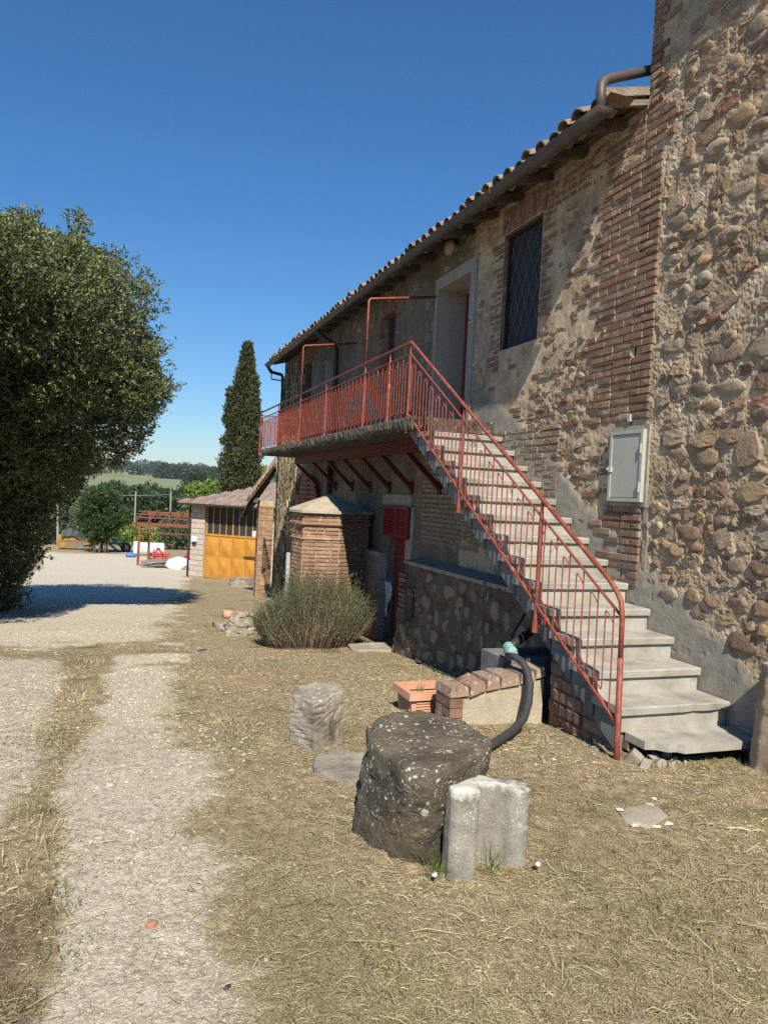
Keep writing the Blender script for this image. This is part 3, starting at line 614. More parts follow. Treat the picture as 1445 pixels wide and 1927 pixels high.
# gutter: an open half pipe
gv = MB(); n = 9; rad = .075; gx0, gz0 = 3.615, 4.845; vs = []
for y in np.linspace(5.16, 19.2, 40):
    for ra in (rad, rad-.006):
        for i in range(n): t = math.pi*i/(n-1); vs.append((gx0-ra*math.cos(t), y, gz0-ra*math.sin(t)-.004*math.sin(y*1.3)))
fs = []
for k in range(39):
    o = k*2*n; p = o+2*n
    for i in range(n-1): fs += [(o+i, o+i+1, p+i+1, p+i), (o+n+i+1, o+n+i, p+n+i, p+n+i+1)]
fs += [tuple(range(n)), tuple(39*2*n+i for i in reversed(range(n)))]
gut = part('gutter', gv.add(vs, fs), m_gutter, house, smooth=True)
for y in (7.0, 9.6, 12.2, 14.8, 17.4): part('gutter_bracket', MB().tube([(3.70, y, 4.86), (3.66, y, 4.772), (3.60, y, 4.765), (3.545, y, 4.80), (3.535, y, 4.85)], .008, 5), m_gutter, gut)
b = MB().tube([(3.63, 5.25, 4.83), (3.63, 5.26, 5.00), (3.635, 5.27, 5.06), (3.66, 5.28, 5.11), (3.71, 5.29, 5.145), (3.80, 5.30, 5.19), (4.3, 5.36, 5.42)], .042, 10); part('roof_downpipe', b, m_gutter, house, True)
b = MB().tube([(3.62, 14.2, 4.78), (3.64, 14.2, 4.70), (3.98, 14.2, 4.52), (4.02, 14.2, 4.40), (4.03, 14.25, 2.55)], .05, 10).tube([(4.03, 14.25, 2.36), (4.03, 14.3, 1.2), (4.03, 14.3, -.9)], .055, 10); part('downpipe', b, m_blackpipe, house, True)
b = MB().tube([(3.62, 19.12, 4.78), (3.70, 19.15, 4.66), (4.0, 19.2, 4.62), (4.04, 19.2, 4.5), (4.04, 19.2, -1.2)], .045, 8).tube([(3.75, 19.3, 4.75), (3.75, 19.3, 4.5), (4.1, 19.3, 4.48)], .02, 6); part('downpipe', b, m_blackpipe, house, True)
# windows
def lattice_window(h, name='window'):
    y0, y1, z0, z1 = h; xo = XW+.05
    w = part(name, MB().box(xo, xo+.05, y0, y0+.035, z0, z1).box(xo, xo+.05, y1-.035, y1, z0, z1).box(xo, xo+.05, y0+.035, y1-.035, z0, z0+.035).box(xo, xo+.05, y0+.035, y1-.035, z1-.035, z1), m_blackframe, house)
    link('pane', MB().box(xo+.034, xo+.04, y0+.03, y1-.03, z0+.03, z1-.03).mesh('pane', m_glass), w)
    yl, yh, zl, zh = y0+.04, y1-.04, z0+.04, z1-.04; k = 2.05; stp = .335
    for s in (-1, 1):
        for i in range(-9, 12):
            c = zl + i*stp; seg = []
            for y in (yl, yh):
                z = c + s*k*(y-(yl if s > 0 else yh)); seg.append((y, z))
            (ya, za), (yb, zb) = seg
            pts = []
            t0, t1 = 0.0, 1.0; dz = zb-za
            for lim, sg in ((zl, 1), (zh, -1)):
                if abs(dz) > 1e-9:
                    t = (lim-za)/dz
                    if sg*dz > 0: t0 = max(t0, t) if sg > 0 else t0; t1 = t1 if sg > 0 else min(t1, t)
            ta, tb = sorted(((zl-za)/dz, (zh-za)/dz)); t0, t1 = max(0, ta), min(1, tb)
            if t1-t0 < .05: continue
            p = [(ya+(yb-ya)*t, za+dz*t) for t in (t0, t1)]
            part('lattice_bar', MB().beam((xo+.026+(.003 if s > 0 else 0), *p[0]), (xo+.026+(.003 if s > 0 else 0), *p[1]), .012, .005, up=(1, 0, 0)), m_lead, w)
    return w
tag(lattice_window(WIN1), 'dark latticed window beside the shadow edge')
def board_window(h, x=XW+.16, name='window'):
    y0, y1, z0, z1 = h
    w = part(name, MB().box(x, x+.04, y0, y0+.05, z0, z1).box(x, x+.04, y1-.05, y1, z0, z1).box(x, x+.04, y0+.05, y1-.05, z1-.05, z1).box(x, x+.04, y0+.05, y1-.05, z0, z0+.05), m_darkdoor, house)
    n = 4
    for i in range(n):
        a = y0+.052+(y1-y0-.104)*i/n; c = y0+.052+(y1-y0-.104)*(i+1)/n; part('shutter_board', MB().box(x+.012, x+.035, a+.003, c-.003, z0+.05, z1-.05), m_darkdoor, w)
board_window(WIN2); board_window(WIN3)
# doors
y0, y1, z0, z1 = DOOR
dr = part('door', MB().box(XW+.40, XW+.445, y0+.01, y1-.01, z0, z1-.01), m_shutter, house)
for i in range(3): part('door_panel', MB().box(XW+.385, XW+.40, y0+.12, y1-.12, z0+.12+i*.62, z0+.62+i*.62), m_shutter, dr)
part('door_handle', MB().tube([(XW+.40, 9.3, 3.5), (XW+.35, 9.3, 3.5), (XW+.35, 9.2, 3.5)], .012, 6), m_blackframe, dr)
fr = MB().box(XW-.022, XW+.01, y0-.16, y0-.001, z0, z1+.16).box(XW-.022, XW+.01, y1+.001, y1+.10, z0, z1+.16).box(XW-.022, XW+.01, y0-.001, y1+.001, z1+.001, z1+.16); part('door_surround', fr, m_smooth, house)
part('door', MB().box(XW+.34, XW+.38, NICHE[0], NICHE[1], NICHE[2], NICHE[3]), m_darkdoor, house)
fr = MB().box(XW-.014, XW+.01, 14.33, 14.449, 2.5, 4.52).box(XW-.014, XW+.01, 15.301, 15.75, 2.5, 4.52).box(XW-.014, XW+.01, 14.449, 15.301, 4.401, 4.52); part('door_surround', fr, m_plaster, house)
# lower red door with half shutters
y0, y1, z0, z1 = RDOOR
d2 = part('lower_door', MB().box(XW+.10, XW+.13, y0, y1, z0, z1), m_shutter, house)
for i in range(13): part('door_plank', MB().box(XW+.086, XW+.10, y0+.03, y1-.03, z0+.05+i*.118, z0+.16+i*.118), m_shutter, d2)
part('lintel_panel', MB().box(XW-.03, XW+.02, 10.02, 11.25, 1.47, 1.64).box(XW-.03, XW+.02, 9.9, 10.158, .7, 1.468), m_cement, house)
for (a, c) in ((10.00, 10.49), (10.51, 11.02)):
    s_ = part('shutter', MB().box(4.02, 4.055, a, a+.05, .99, 1.465).box(4.02, 4.055, c-.05, c, .99, 1.465).box(4.02, 4.055, a+.05, c-.05, .99, 1.04).box(4.02, 4.055, a+.05, c-.05, 1.415, 1.465).box(4.045, 4.055, a+.05, c-.05, 1.04, 1.415), m_shutter, house)
    for i in range(8): part('slat', MB().beam((4.033, a+.052, 1.065+i*.046), (4.033, c-.052, 1.065+i*.046), .010, .038, up=(-.6, 0, 1)), m_shutter, s_)
pier = part('brick_pier', MB().box(3.94, 4.09, 10.92, 11.6, -.75, .72), m_cement, house); pp = Pieces(pier, 'brick', 'more_bricks')
brick_patch(pp, 3.94, 10.93, 11.6, -.7, .72, prot=.012, seed=31, keep=1, jit=.004); pp.flush()
# arched louvred window under the balcony
aw = part('arched_window', MB().prism([(15.02+.9-.98*math.cos(t), 1.0+.95*math.sin(t)) for t in np.linspace(0, math.pi, 14)] + [(16.90, .1), (14.94, .1)], 4.02, 4.085, 'x'), m_darkred, house)
part('frame_bar', MB().box(3.995, 4.02, 15.89, 15.95, .1, 1.93), m_shutter, aw)
for i in range(18):
    z = .2+i*.1; w_ = .95 if z < 1.0 else .98*math.sqrt(max(0, 1-((z-1.0)/.95)**2))-.02
    if w_ > .1:
        for s in (-1, 1): part('slat', MB().beam((4.005, 15.92+s*.04, z), (4.005, 15.92+s*w_, z), .012, .075, up=(-.7, 0, 1)), m_shutter, aw)
# meter box
mb_ = part('meter_box', MB().box(4.05, 4.10, 5.015, 5.045, 1.66, 2.26).box(4.05, 4.10, 5.415, 5.445, 1.66, 2.26).box(4.05, 4.10, 5.045, 5.415, 1.66, 1.69).box(4.05, 4.10, 5.045, 5.415, 2.23, 2.26).box(4.085, 4.10, 5.045, 5.415, 1.69, 2.23), m_boxgrey, house)
part('box_door', MB().box(4.058, 4.07, 5.05, 5.41, 1.695, 2.225), m_boxgrey, mb_); part('lock', MB().box(4.036, 4.058, 5.40, 5.43, 1.91, 1.955).tube([(4.04, 5.425, 1.95), (4.02, 5.43, 1.93), (4.035, 5.45, 1.93)], .006, 5), m_boxgrey, mb_)
for z in (1.78, 2.10): part('hinge', MB().tube([(4.045, 5.03, z-.04), (4.045, 5.03, z+.04)], .009, 7), m_boxgrey, mb_)
part('mortar_bed', MB().box(4.085, 4.12, 4.985, 5.475, 1.62, 2.30), m_cement, house)
part('conduit_box', MB().box(4.07, 4.10, 5.222, 5.258, 2.34, 2.40), m_boxgrey, house)
# wall lamp, door bell
lamp = part('wall_lamp', MB().tube([(4.10, 8.98, 4.90), (4.02, 8.98, 4.90)], .055, 12), m_reveal, house)
lb = MB(); 
for i in range(5):
    t0, t1 = i*math.pi/10, (i+1)*math.pi/10; lb.tube([(4.02-.075*math.sin(t0), 8.98, 4.90), (4.02-.075*math.sin(t1), 8.98, 4.90)], [.11*math.cos(t0), max(.004, .11*math.cos(t1))], 14, cap=False)
part('lamp_bowl', lb, flat('amber_bowl', (.38, .28, .16), rough=.35), lamp, True)
part('lamp_wire', MB().tube([(4.06, 8.86, 4.92), (4.07, 8.80, 4.88), (4.08, 8.72, 4.90), (4.085, 8.6, 4.98), (4.085, 8.5, 5.0)], .006, 5), m_blackframe, lamp)
bell = part('door_bell', MB().box(4.055, 4.078, 8.30, 8.40, 3.78, 3.88), m_boxgrey, house); part('bell_button', MB().tube([(4.056, 8.365, 3.83), (4.045, 8.365, 3.83)], .022, 10), m_grey, bell)
# cement skirting along the stair
sk = []
for i in range(NS): sk.append((YT-i*run, ZT-i*rise))
# dead ivy on the last stretch of wall
def strips(n, fn, w=.012):
    V = np.zeros((n*8, 3)); Fq = np.zeros((n*3, 4), int)
    for i in range(n):
        p = fn(i); wv = np.array([random.uniform(-1.2, 1.2), 1, 0])*w
        for k in range(4): V[i*8+k*2] = p[k]-wv; V[i*8+k*2+1] = p[k]+wv
        for k in range(3): Fq[i*3+k] = (i*8+k*2, i*8+k*2+1, i*8+k*2+3, i*8+k*2+2)
    return V, Fq
def ivy(i):
    y = random.uniform(17.2, 19.3) if i % 3 else random.uniform(17.0, 19.3); z = random.uniform(-1.1, 2.3) if i % 4 else random.uniform(2.4, 4.4); x = 4.085-random.uniform(0, .05); out = []
    for k in range(4): out.append(np.array([x-random.uniform(0, .03), y, z])); z += random.uniform(.05, .16); y += random.uniform(-.05, .05)
    return out
V, Fq = strips(2600, ivy); tag(link('dead_ivy', fastmesh('dead_ivy', V, Fq, m_ivy), house), None, None, None, 'stuff')

# ------------------------------------------------------------------ plinth wall under the stair (battered rubble) with niche
m_earth = mk('earth_mortar', [(.10, .075, .05), (.165, .127, .086), (.225, .178, .125)], scale=5, bump=1.0, bscale=60, bdist=.016, grain=.35)
STONES_T = []; STONES_G = []
for q_ in STONES[12:18]: c_ = q_.copy(); c_.materials.clear(); c_.materials.append(m_cement); STONES_G.append(c_)
for q_ in STONES[:12]: c_ = q_.copy(); c_.materials.clear(); STONES_T.append(c_)
m_tstone = mk('tan_stone', [(.20, .15, .10), (.29, .225, .15), (.36, .29, .20)], scale=8, rnd=[(.24, .18, .115), (.33, .26, .17), (.22, .18, .14), (.36, .30, .22)], rmix=.6, bump=.8, bscale=40, bdist=.014, grain=.3)
for c_ in STONES_T: c_.materials.append(m_tstone)
plinth = thing('rubble_plinth', 'low battered rubble wall against the house under the stairs', 'plinth', (3.8, 8, -.5))
def h_pl(y, z): return (fbm(y*6, z*6, 4, 301, 4)-.5)*.09 + (fbm(y*22, z*22, 4, 311, 3)-.5)*.03 + (.73-z)*.10
psk = lumpy_sheet('face', 5.0, 9.55, -.75, .74, .028, h_pl, m_earth, plinth, x=3.84, holes=[(9.03, 9.30, 0.0, .27)])
reveal(plinth, 9.03, 9.30, 0.0, .27, .2, m_brick, x=3.84); part('niche_back', MB().box(4.04, 4.06, 9.0, 9.33, -.03, .3), m_cement, plinth)
part('core', MB().box(3.86, 4.098, 5.0, 8.95, -.75, .735).box(3.86, 4.098, 9.36, 9.545, -.75, .735).box(3.80, 3.97, 9.551, 9.56, -.75, .7), m_earth, plinth)
part('coping', MB().prism([(3.82, .735), (4.098, .78), (4.098, .70), (3.82, .69)], 5.0, 9.56, 'y'), m_cement, plinth)
placed.clear(); r = random.Random(14); pc = Pieces(psk, 'stone', 'small_stones')
for sz, n in ((.24, 60), (.17, 150), (.11, 240)):
    for _ in range(n):
        y, z = r.uniform(6.0, 9.2), r.uniform(-.5, .62)
        if 8.85 < y and z > -.12: continue
        put_stone(y, z, sz*r.uniform(.8, 1.5), sz*r.uniform(.7, 1.1), pc, x=3.84-(.73-z)*.10, out=r.uniform(.0, .03), depth=.12, tilt=.5, meshes=STONES_T)
pc.flush(); pb = Pieces(psk, 'brick', 'more_bricks'); brick_patch(pb, 3.84-.06, 9.33, 9.56, -.65, .62, prot=.02, seed=33, hdr=.6); brick_patch(pb, 3.80, 8.86, 9.03, -.1, .34, prot=.01, seed=34); brick_patch(pb, 3.80, 9.0, 9.32, .275, .42, prot=.01, seed=35); pb.flush()
part('black_cable', MB().tube([(3.70, 9.40, -.5), (3.70, 9.42, -.1), (3.70, 9.44, .30), (3.69, 9.40, .37), (3.69, 9.2, .42), (3.69, 9.0, .43), (3.69, 8.84, .38), (3.68, 8.80, .25), (3.67, 8.84, .05), (3.66, 8.93, -.18)], .011, 6), m_blackframe, plinth)
rag = thing('hanging_cloth', 'pale cloth hanging by the lower red door', 'cloth', (3.92, 10.0, -.2)); b = MB()
vs = [(3.90+.03*math.sin(i*1.9+k), 10.33+(i-3)*.035*(1-.4*k/5), .33-k*.085-(.10 if (k == 5 and i % 2) else 0)) for k in range(6) for i in range(7)]
b.add(vs, [(k*7+i, k*7+i+1, k*7+i+8, k*7+i+7) for k in range(5) for i in range(6)]); part('cloth', b, flat('pale_cloth', (.46, .45, .42), rough=.95), rag, True)

# ------------------------------------------------------------------ staircase
st = thing('outside_staircase', 'grey stone outside staircase climbing the house wall to the balcony', 'staircase', (3.65, 3.9, 0))
XL, XR = 3.175, 4.085
for i in range(NS):
    y = YT-i*run; z = ZT-i*rise; rr = random.Random(i+3)
    yb = y+run+.035 if i else y+.40
    if i == NS-1:
        pl_ = [(3.24, y+.13), (3.31, y+.11), (3.36, y+.05), (3.42, y+.045), (3.45, y+.004), (3.80, y), (XR+.03, y-.004), (XR+.03, yb), (3.24, yb)]
        part('tread', MB().prism(pl_, z-.052, z, 'z'), m_step, st); continue
    xl = XL
    b = MB(); nseg = 12; vs = []
    for j in range(nseg+1):
        xx = xl+(XR+(.04 if i == NS-1 else 0)-xl)*j/nseg; c1 = rr.uniform(-.0012, .0012); chip = (rr.random() < .05)*rr.uniform(.003, .010)
        vs += [(xx, y+.006+c1*.6+chip, z-.052), (xx, y+c1+chip, z-.008), (xx, y+.010+c1, z+rr.uniform(-.002, .001)), (xx, yb, z+.001), (xx, yb, z-.052)]
    f = []
    for j in range(nseg):
        for k in range(5): f.append((j*5+k, j*5+(k+1) % 5, j*5+5+(k+1) % 5, j*5+5+k))
    f += [tuple(range(5)), tuple(nseg*5+k for k in reversed(range(5)))]
    part('tread', b.add(vs, f), m_step, st)
    if i < NS-1: part('riser', MB().box(XL+.03, XR-.004, y+.034, y+.06, z-rise+.0005, z-.0525), m_step, st)
b = MB(); slope = rise/run
def sof(y): return ZT-.36 - (YT-y)*slope
for i in range(NS-1):
    y = YT-i*run; z = ZT-i*rise; ya = y+.062; yb_ = y+run+.034 if i else y+.36
    za, zb = max(sof(ya-.0), zgs(3.6, ya)-.2), max(sof(yb_), zgs(3.6, yb_)-.2)
    b.prism([(ya, za), (yb_, zb), (yb_, z-.055), (ya, z-.055)], XL+.028, XR-.006, 'x')
part('stringer', b, m_stringer, st)
b = MB().prism([(3.95, -.15), (4.93, -.25), (4.93, .47), (4.80, .45), (3.98, -.04)], XL+.075, XL+.30, 'x'); sw = part('side_wall', b, m_brick, st)
pb = Pieces(sw, 'brick', 'more_bricks'); brick_patch(pb, XL+.075, 3.98, 4.93, -.2, .45, course=.10, bl=.26, prot=.015, seed=37, drop=lambda y, z: z > .02+(y-4.0)*.46); pb.flush()
rr = random.Random(77)
for i in range(16):
    x, y, s_ = 3.18+rr.random()*.36, 3.72+rr.random()*.18, .025+.06*rr.random()**2; link('broken_stone', STONES_G[i % len(STONES_G)], st, (x, y, zgs(x, y)+s_*.25), (rr.uniform(0, 6), rr.uniform(0, 3), rr.uniform(0, 6)), (s_*1.1, s_*1.4, s_))

# ------------------------------------------------------------------ balcony
bal = thing('balcony', 'long weathered concrete balcony slab on dark red steel brackets', 'balcony', (3.6, 12, 2.2))
ysb = np.linspace(7.66, 16.55, 260); vs = []; rr = random.Random(4)
for y in ysb:
    e = rr.uniform(-.014, .014); e2 = rr.uniform(-.02, .016)
    vs += [(3.10+e+.02*math.sin(y*3), y, 2.365+e2*.5), (3.07+e, y, 2.42+e2), (3.075+e2, y, 2.49+e), (3.09+e, y, 2.512), (4.11, y, 2.514), (4.11, y, 2.37)]
f = []
for j in range(len(ysb)-1):
    for k in range(6): f.append((j*6+k, j*6+(k+1) % 6, j*6+6+(k+1) % 6, j*6+6+k))
f += [tuple(range(6)), tuple((len(ysb)-1)*6+k for k in reversed(range(6)))]
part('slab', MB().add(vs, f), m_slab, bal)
part('beam', MB().box(3.57, 3.63, 7.75, 15.4, 2.20, 2.36).box(3.54, 3.66, 7.75, 15.4, 2.185, 2.20), m_darkred, bal)
for y in (9.07, 10.07, 11.0, 11.95, 12.95, 14.0, 15.3):
    part('brace', MB().beam((3.58, y, 2.21), (4.08, y, 1.75), .055, .065), m_darkred, bal); part('wall_plate', MB().box(4.062, 4.11, y-.05, y+.05, 1.66, 1.84), m_darkred, bal); part('cross_beam', MB().box(3.63, 4.1, y-.03, y+.03, 2.27, 2.36), m_darkred, bal)
for i in range(40): pass

# ------------------------------------------------------------------ railing
rail = thing('iron_railing', 'red painted iron railing along the stairs and balcony', 'railing', (3.1, 7.87, 2.4))
XB = 3.105
def hz(y): return 3.36 if y >= 7.87 else 3.36-(7.87-y)*slope
pts = [(XB, 16.96, 3.36), (XB, 7.90, 3.36), (XB, 7.86, 3.355)] + [(XB, y, hz(y)) for y in np.linspace(7.7, 4.10, 6)] + [(XB, 4.02, 1.065), (XB, 3.965, 1.0), (XB, 3.945, .90), (XB, 3.94, .6)]
part('handrail', MB().tube(pts, .017, 8), m_red, rail, True)
part('upper_rail', MB().tube([(XB, 16.96, 3.225), (XB, 7.87, 3.225), (XB, 3.96, hz(3.96)-.135)], .010, 6), m_red, rail)
part('lower_rail', MB().beam((XB, 16.96, 2.50), (XB, 7.87, 2.50), .022, .012).beam((XB, 7.87, 2.545), (XB, 3.95, 2.545-(7.87-3.95)*slope), .03, .012), m_red, rail)
for y, z1_ in ((7.87, 2.33), (6.42, 1.48), (4.965, .61), (8.54, 2.40), (9.49, 2.40), (11.41, 2.40), (13.12, 2.40), (15.02, 2.40), (16.95, 2.40)):
    top = hz(y)
    p_ = part('post', MB().tube([(XB, y, top-.01), (XB, y, top-.13), (XB, y, (top+z1_)/2+.1), (XB-.005, y, z1_+.18), (XB-.008, y, z1_)], [.010, .017, .018, .017, .024], 8), m_red, rail)
    part('post_foot', MB().box(XB, 3.19, y-.022, y+.022, z1_+.06, z1_+.10), m_red, p_)
part('newel_post', MB().tube([(XB, 3.94, .64), (XB, 3.925, .1), (XB, 3.92, -.06)], [.0195, .020, .021], 8), m_red, rail, True)
for y in (9.49, 13.12): part('canopy_arm', MB().tube([(XB, y, 3.36), (XB, y+.005, 4.20), (XB+.02, y+.005, 4.225), (4.10, y+.03, 4.39)], .017, 8), m_red, rail, True)
def baluster(y, step, hi, lo, slope_):             # a bar from rail to rail with a hooked half bar beside it
    b = MB(); s_ = slope_
    b.tube([(XB, y, hi(y)), (XB, y, lo(y))], .0062, 4)
    y2 = y+step; t = hi(y2)-.085; q = lo(y2)+.065; y3 = y+2*step
    b.tube([(XB, y, hi(y)-.105), (XB, y+.5*step, hi(y+.5*step)-.085), (XB, y2-.006, t), (XB, y2, t-.018), (XB, y2, q+.015), (XB, y2+.008, q), (XB, y3, lo(y3)+.085)], .0058, 4)
    part('baluster', b, m_red, rail)
y = 4.03
while y < 7.80: baluster(y, .0876, lambda v: hz(v)-.135, lambda v: 2.545-(7.87-v)*slope, slope); y += .1752
y = 7.92
while y < 16.8: baluster(y, .0876, lambda v: 3.225, lambda v: 2.50, 0); y += .1752
for z_, r_ in ((3.30, .012), (2.52, .009), (3.15, .007)): part('end_rail', MB().tube([(XB, 16.95, z_), (4.10, 16.95, z_)], r_, 6), m_red, rail)
for i in range(20): part('baluster', MB().tube([(XB+.04+i*.048, 16.95, 3.30 if i % 3 == 0 else 3.10), (XB+.04+i*.048, 16.95, 2.52)], .006, 4), m_red, rail)

# ------------------------------------------------------------------ brick well house
well = thing('brick_well_house', 'brick well house with pale pyramid cap behind the bush', 'well house', (3.3, 11.9, -.7))
wp = [(2.72, 11.78), (2.78, 11.24), (3.37, 11.19), (4.02, 11.62), (4.08, 12.7), (2.95, 12.75)]
def ringpoly(s, z, c=(3.42, 11.95)): return [(c[0]+(x-c[0])*s, c[1]+(y-c[1])*s, z) for x, y in wp]
def loft(rings):
    b = MB(); n = len(wp); b.v = [p for q in rings for p in q]
    for k in range(len(rings)-1): b.f += [(k*n+i, k*n+(i+1) % n, k*n+n+(i+1) % n, k*n+n+i) for i in range(n)]
    b.f += [tuple(range(n)), tuple((len(rings)-1)*n+i for i in reversed(range(n)))]; return b
body = part('body', loft([ringpoly(.955, -.9), ringpoly(.955, 1.28)]), m_mortar, well)
m_capst = mk('cap_render', [(.32, .27, .195), (.42, .36, .27), (.49, .43, .33)], scale=5, bump=.5, bscale=60, grain=.15, spots=[((.20, .17, .12), 9, .66, .74)])
b = loft([ringpoly(1.06, 1.285), ringpoly(1.06, 1.325)]); n = 6; b.f.pop(); b.v.append((3.42, 11.95, 1.60)); b.f += [(n+i, n+(i+1) % n, 12) for i in range(n)]; part('cap', b, m_capst, well)
part('cornice', loft([ringpoly(1.0, 1.085), ringpoly(1.035, 1.105), ringpoly(1.035, 1.135), ringpoly(1.0, 1.15)]), m_brick_new, well); part('cornice', loft([ringpoly(.985, .865), ringpoly(1.0, .88), ringpoly(.985, .90)]), m_brick_new, well)
pb = Pieces(body, 'brick', 'more_bricks')
for i in range(3):
    (xa, ya), (xb, yb_) = [(3.42+(p[0]-3.42)*.955, 11.95+(p[1]-11.95)*.955) for p in (wp[i], wp[i+1])]
    L_ = math.hypot(xb-xa, yb_-ya); ang = math.atan2(yb_-ya, xb-xa)-math.pi/2
    # local +y runs from a to b, outward is to the right of that run: turn so that local -x points out
    for zz0, zz1, pr in ((-.85, 1.08, .018), (1.15, 1.28, .024)):
        rr_ = ang + math.pi; org = (xb, yb_, 0.)
        brick_patch(pb, 0.0, 0.0, L_, zz0, zz1, course=.062, bl=.24, mat=m_brick_new, rotz=rr_, org=org, depth=.10, prot=-.10+pr+.10, seed=60+i, jit=.003, hdr=.35)
pb.flush()
part('drain_pipe', MB().tube([(2.70, 11.72, -.8), (2.69, 11.72, .62)], .035, 8), flat('galvanised', (.42, .43, .43), rough=.5), well)
b = MB()
for i in range(40):
    x, y, z = 2.70+random.uniform(-.12, .25), 11.55+random.uniform(-.3, .3), 1.12+random.uniform(-.05, .1); b.tube([(x, y, z), (x+random.uniform(-.12, .12), y+random.uniform(-.1, .1), z+random.uniform(-.25, .12)), (x+random.uniform(-.16, .1), y, z-random.uniform(.0, .4))], .003, 3)
tag(part('dry_vine', b, m_stem, well), None, None, None, 'stuff')

# ------------------------------------------------------------------ low brick-capped wall, trough, hose, planter
m_render = mk('beige_render', [(.33, .28, .20), (.43, .37, .27), (.49, .43, .33)], scale=6, bump=.7, bscale=45, bdist=.012, grain=.22, spots=[((.25, .20, .14), 5, .6, .72)])
lw = thing('low_brick_capped_wall', 'low rendered wall with brick coping beside the stair foot', 'wall', (2.8, 5.1, -.1))
b = MB().prism([(2.44, -.3), (3.22, -.3), (3.22, .24), (2.44, .12)], 4.99, 5.24, 'y'); part('body', b, m_render, lw)
def slab_brick(a, c, za, zb, th=.075):
    rr = random.Random(int(a*100)); j = lambda: rr.uniform(-.013, .010)
    return MB().add([(a+.004, 4.965+j(), za+j()), (c-.004, 4.965+j(), zb+j()), (c-.004, 5.26+j(), zb+j()), (a+.004, 5.26+j(), za+j()), (a+.016, 4.975, za+th), (c-.016, 4.975, zb+th+j()), (c-.016, 5.25, zb+th+j()), (a+.016, 5.25, za+th+j())], [(3, 2, 1, 0), (4, 5, 6, 7), (0, 1, 5, 4), (1, 2, 6, 5), (2, 3, 7, 6), (3, 0, 4, 7)])
a = 2.41; rr = random.Random(15)
for wd_ in (.16, .14, .12, .17, .13, .09):
    part('coping_brick', slab_brick(a, a+wd_, .118+.135*(a-2.41)/.8+rr.uniform(-.006, .006), .118+.135*(a+wd_-2.41)/.8+rr.uniform(-.006, .006), th=.07+rr.uniform(-.008, .01)), m_cap, lw); a += wd_
for i in range(4):
    for k in range(2): part('end_brick', MB().box(2.415+.004*((i+k) % 3), 2.455+.07*(k == 0), 4.975+k*.135, 4.975+k*.135+.127, .118-(i+1)*.075+.007, .118-i*.075), m_brick, lw)
tr = thing('stone_trough', 'grey stone trough in the shade under the stairs', 'trough', (3.2, 5.7, 0))
part('trough_body', MB().box(3.02, 3.07, 5.28, 5.66, -.3, .34).box(3.07, 3.75, 5.28, 5.33, -.3, .34).box(3.07, 3.75, 5.61, 5.66, -.3, .34).box(3.70, 3.75, 5.33, 5.61, -.3, .34).box(3.07, 3.70, 5.33, 5.61, -.3, .12), m_stringer, tr)
hs = thing('fat_hose', 'thick dark hose hanging over the low brick capped wall', 'hose', (3.1, 5.0, .3))
part('pipe', MB().tube([(2.99, 5.17, .40), (3.015, 5.09, .395), (3.035, 5.01, .37), (3.04, 4.94, .31), (3.02, 4.86, .22), (2.96, 4.77, .12), (2.86, 4.66, .045), (2.68, 4.50, .02), (2.42, 4.30, .01), (2.1, 4.1, -.01)], .029, 10), m_hose, hs, True)
part('rear_pipe', MB().tube([(3.04, 5.24, .43), (3.2, 5.36, .47), (3.5, 5.6, .52), (3.9, 5.9, .5)], .036, 9).tube([(3.2, 5.5, .45), (3.55, 5.75, .74)], .012, 6), m_blackpipe, hs, True)
b = MB(); rr = random.Random(2)
for i in range(9):
    t = i/8; p = Vector((3.00+.05*t, 5.13+.13*t, .42+.012*t)); b.tube([p+Vector((-.008, -.006, 0)), p+Vector((.008, .006, 0))], .042+rr.uniform(-.008, .014), 9)
part('rag_wrap', b, m_rag, hs, True)
pt = thing('terracotta_planter', 'square terracotta planter behind the low brick capped wall', 'planter', (2.52, 5.6, -.2)); DX, DY = -.235, -.36
def frus(b, x0, x1, y0, y1, z0, z1, e): b.add([(x0+e, y0+e, z0), (x1-e, y0+e, z0), (x1-e, y1-e, z0), (x0+e, y1-e, z0), (x0, y0, z1), (x1, y0, z1), (x1, y1, z1), (x0, y1, z1)], [(0, 3, 2, 1), (0, 1, 5, 4), (1, 2, 6, 5), (2, 3, 7, 6), (3, 0, 4, 7)]); return b
zb_ = -.235; A0, A1, B0_, B1_ = 2.295, 2.76, 5.43, 5.76
part('pot', frus(MB(), A0, A1, B0_, B1_, zb_, zb_+.25, .03), m_terra, pt)
rim = MB()
for (x0, x1, y0, y1) in ((A0-.025, A1+.025, B0_-.025, B0_+.02), (A0-.025, A1+.025, B1_-.02, B1_+.025), (A0-.025, A0+.02, B0_+.02, B1_-.02), (A1-.02, A1+.025, B0_+.02, B1_-.02)): rim.box(x0, x1, y0, y1, zb_+.225, zb_+.285)
part('rim', rim, m_terra, pt)
for i in range(7): part('rib', MB().box(A0+.05, A1-.05, B0_-.006+.022*(1-i/7), B0_+.03, zb_+.05+i*.024, zb_+.062+i*.024).box(A0+.022*(1-i/7)-.006, A0+.02, B0_+.06, B1_-.06, zb_+.05+i*.024, zb_+.062+i*.024), m_terra, pt)
part('soil', MB().box(A0+.03, A1-.03, B0_+.03, B1_-.03, zb_+.18, zb_+.205), m_soil, pt)
b = MB()
for i in range(7): b.tube([(A0+.14+.008*i, B1_-.12, zb_+.2), (A0+.13+.012*i, B1_-.12+.01*(i % 3), zb_+.27+.012*(i % 4))], .003, 4)
part('dry_sprig', b, m_grass, pt)

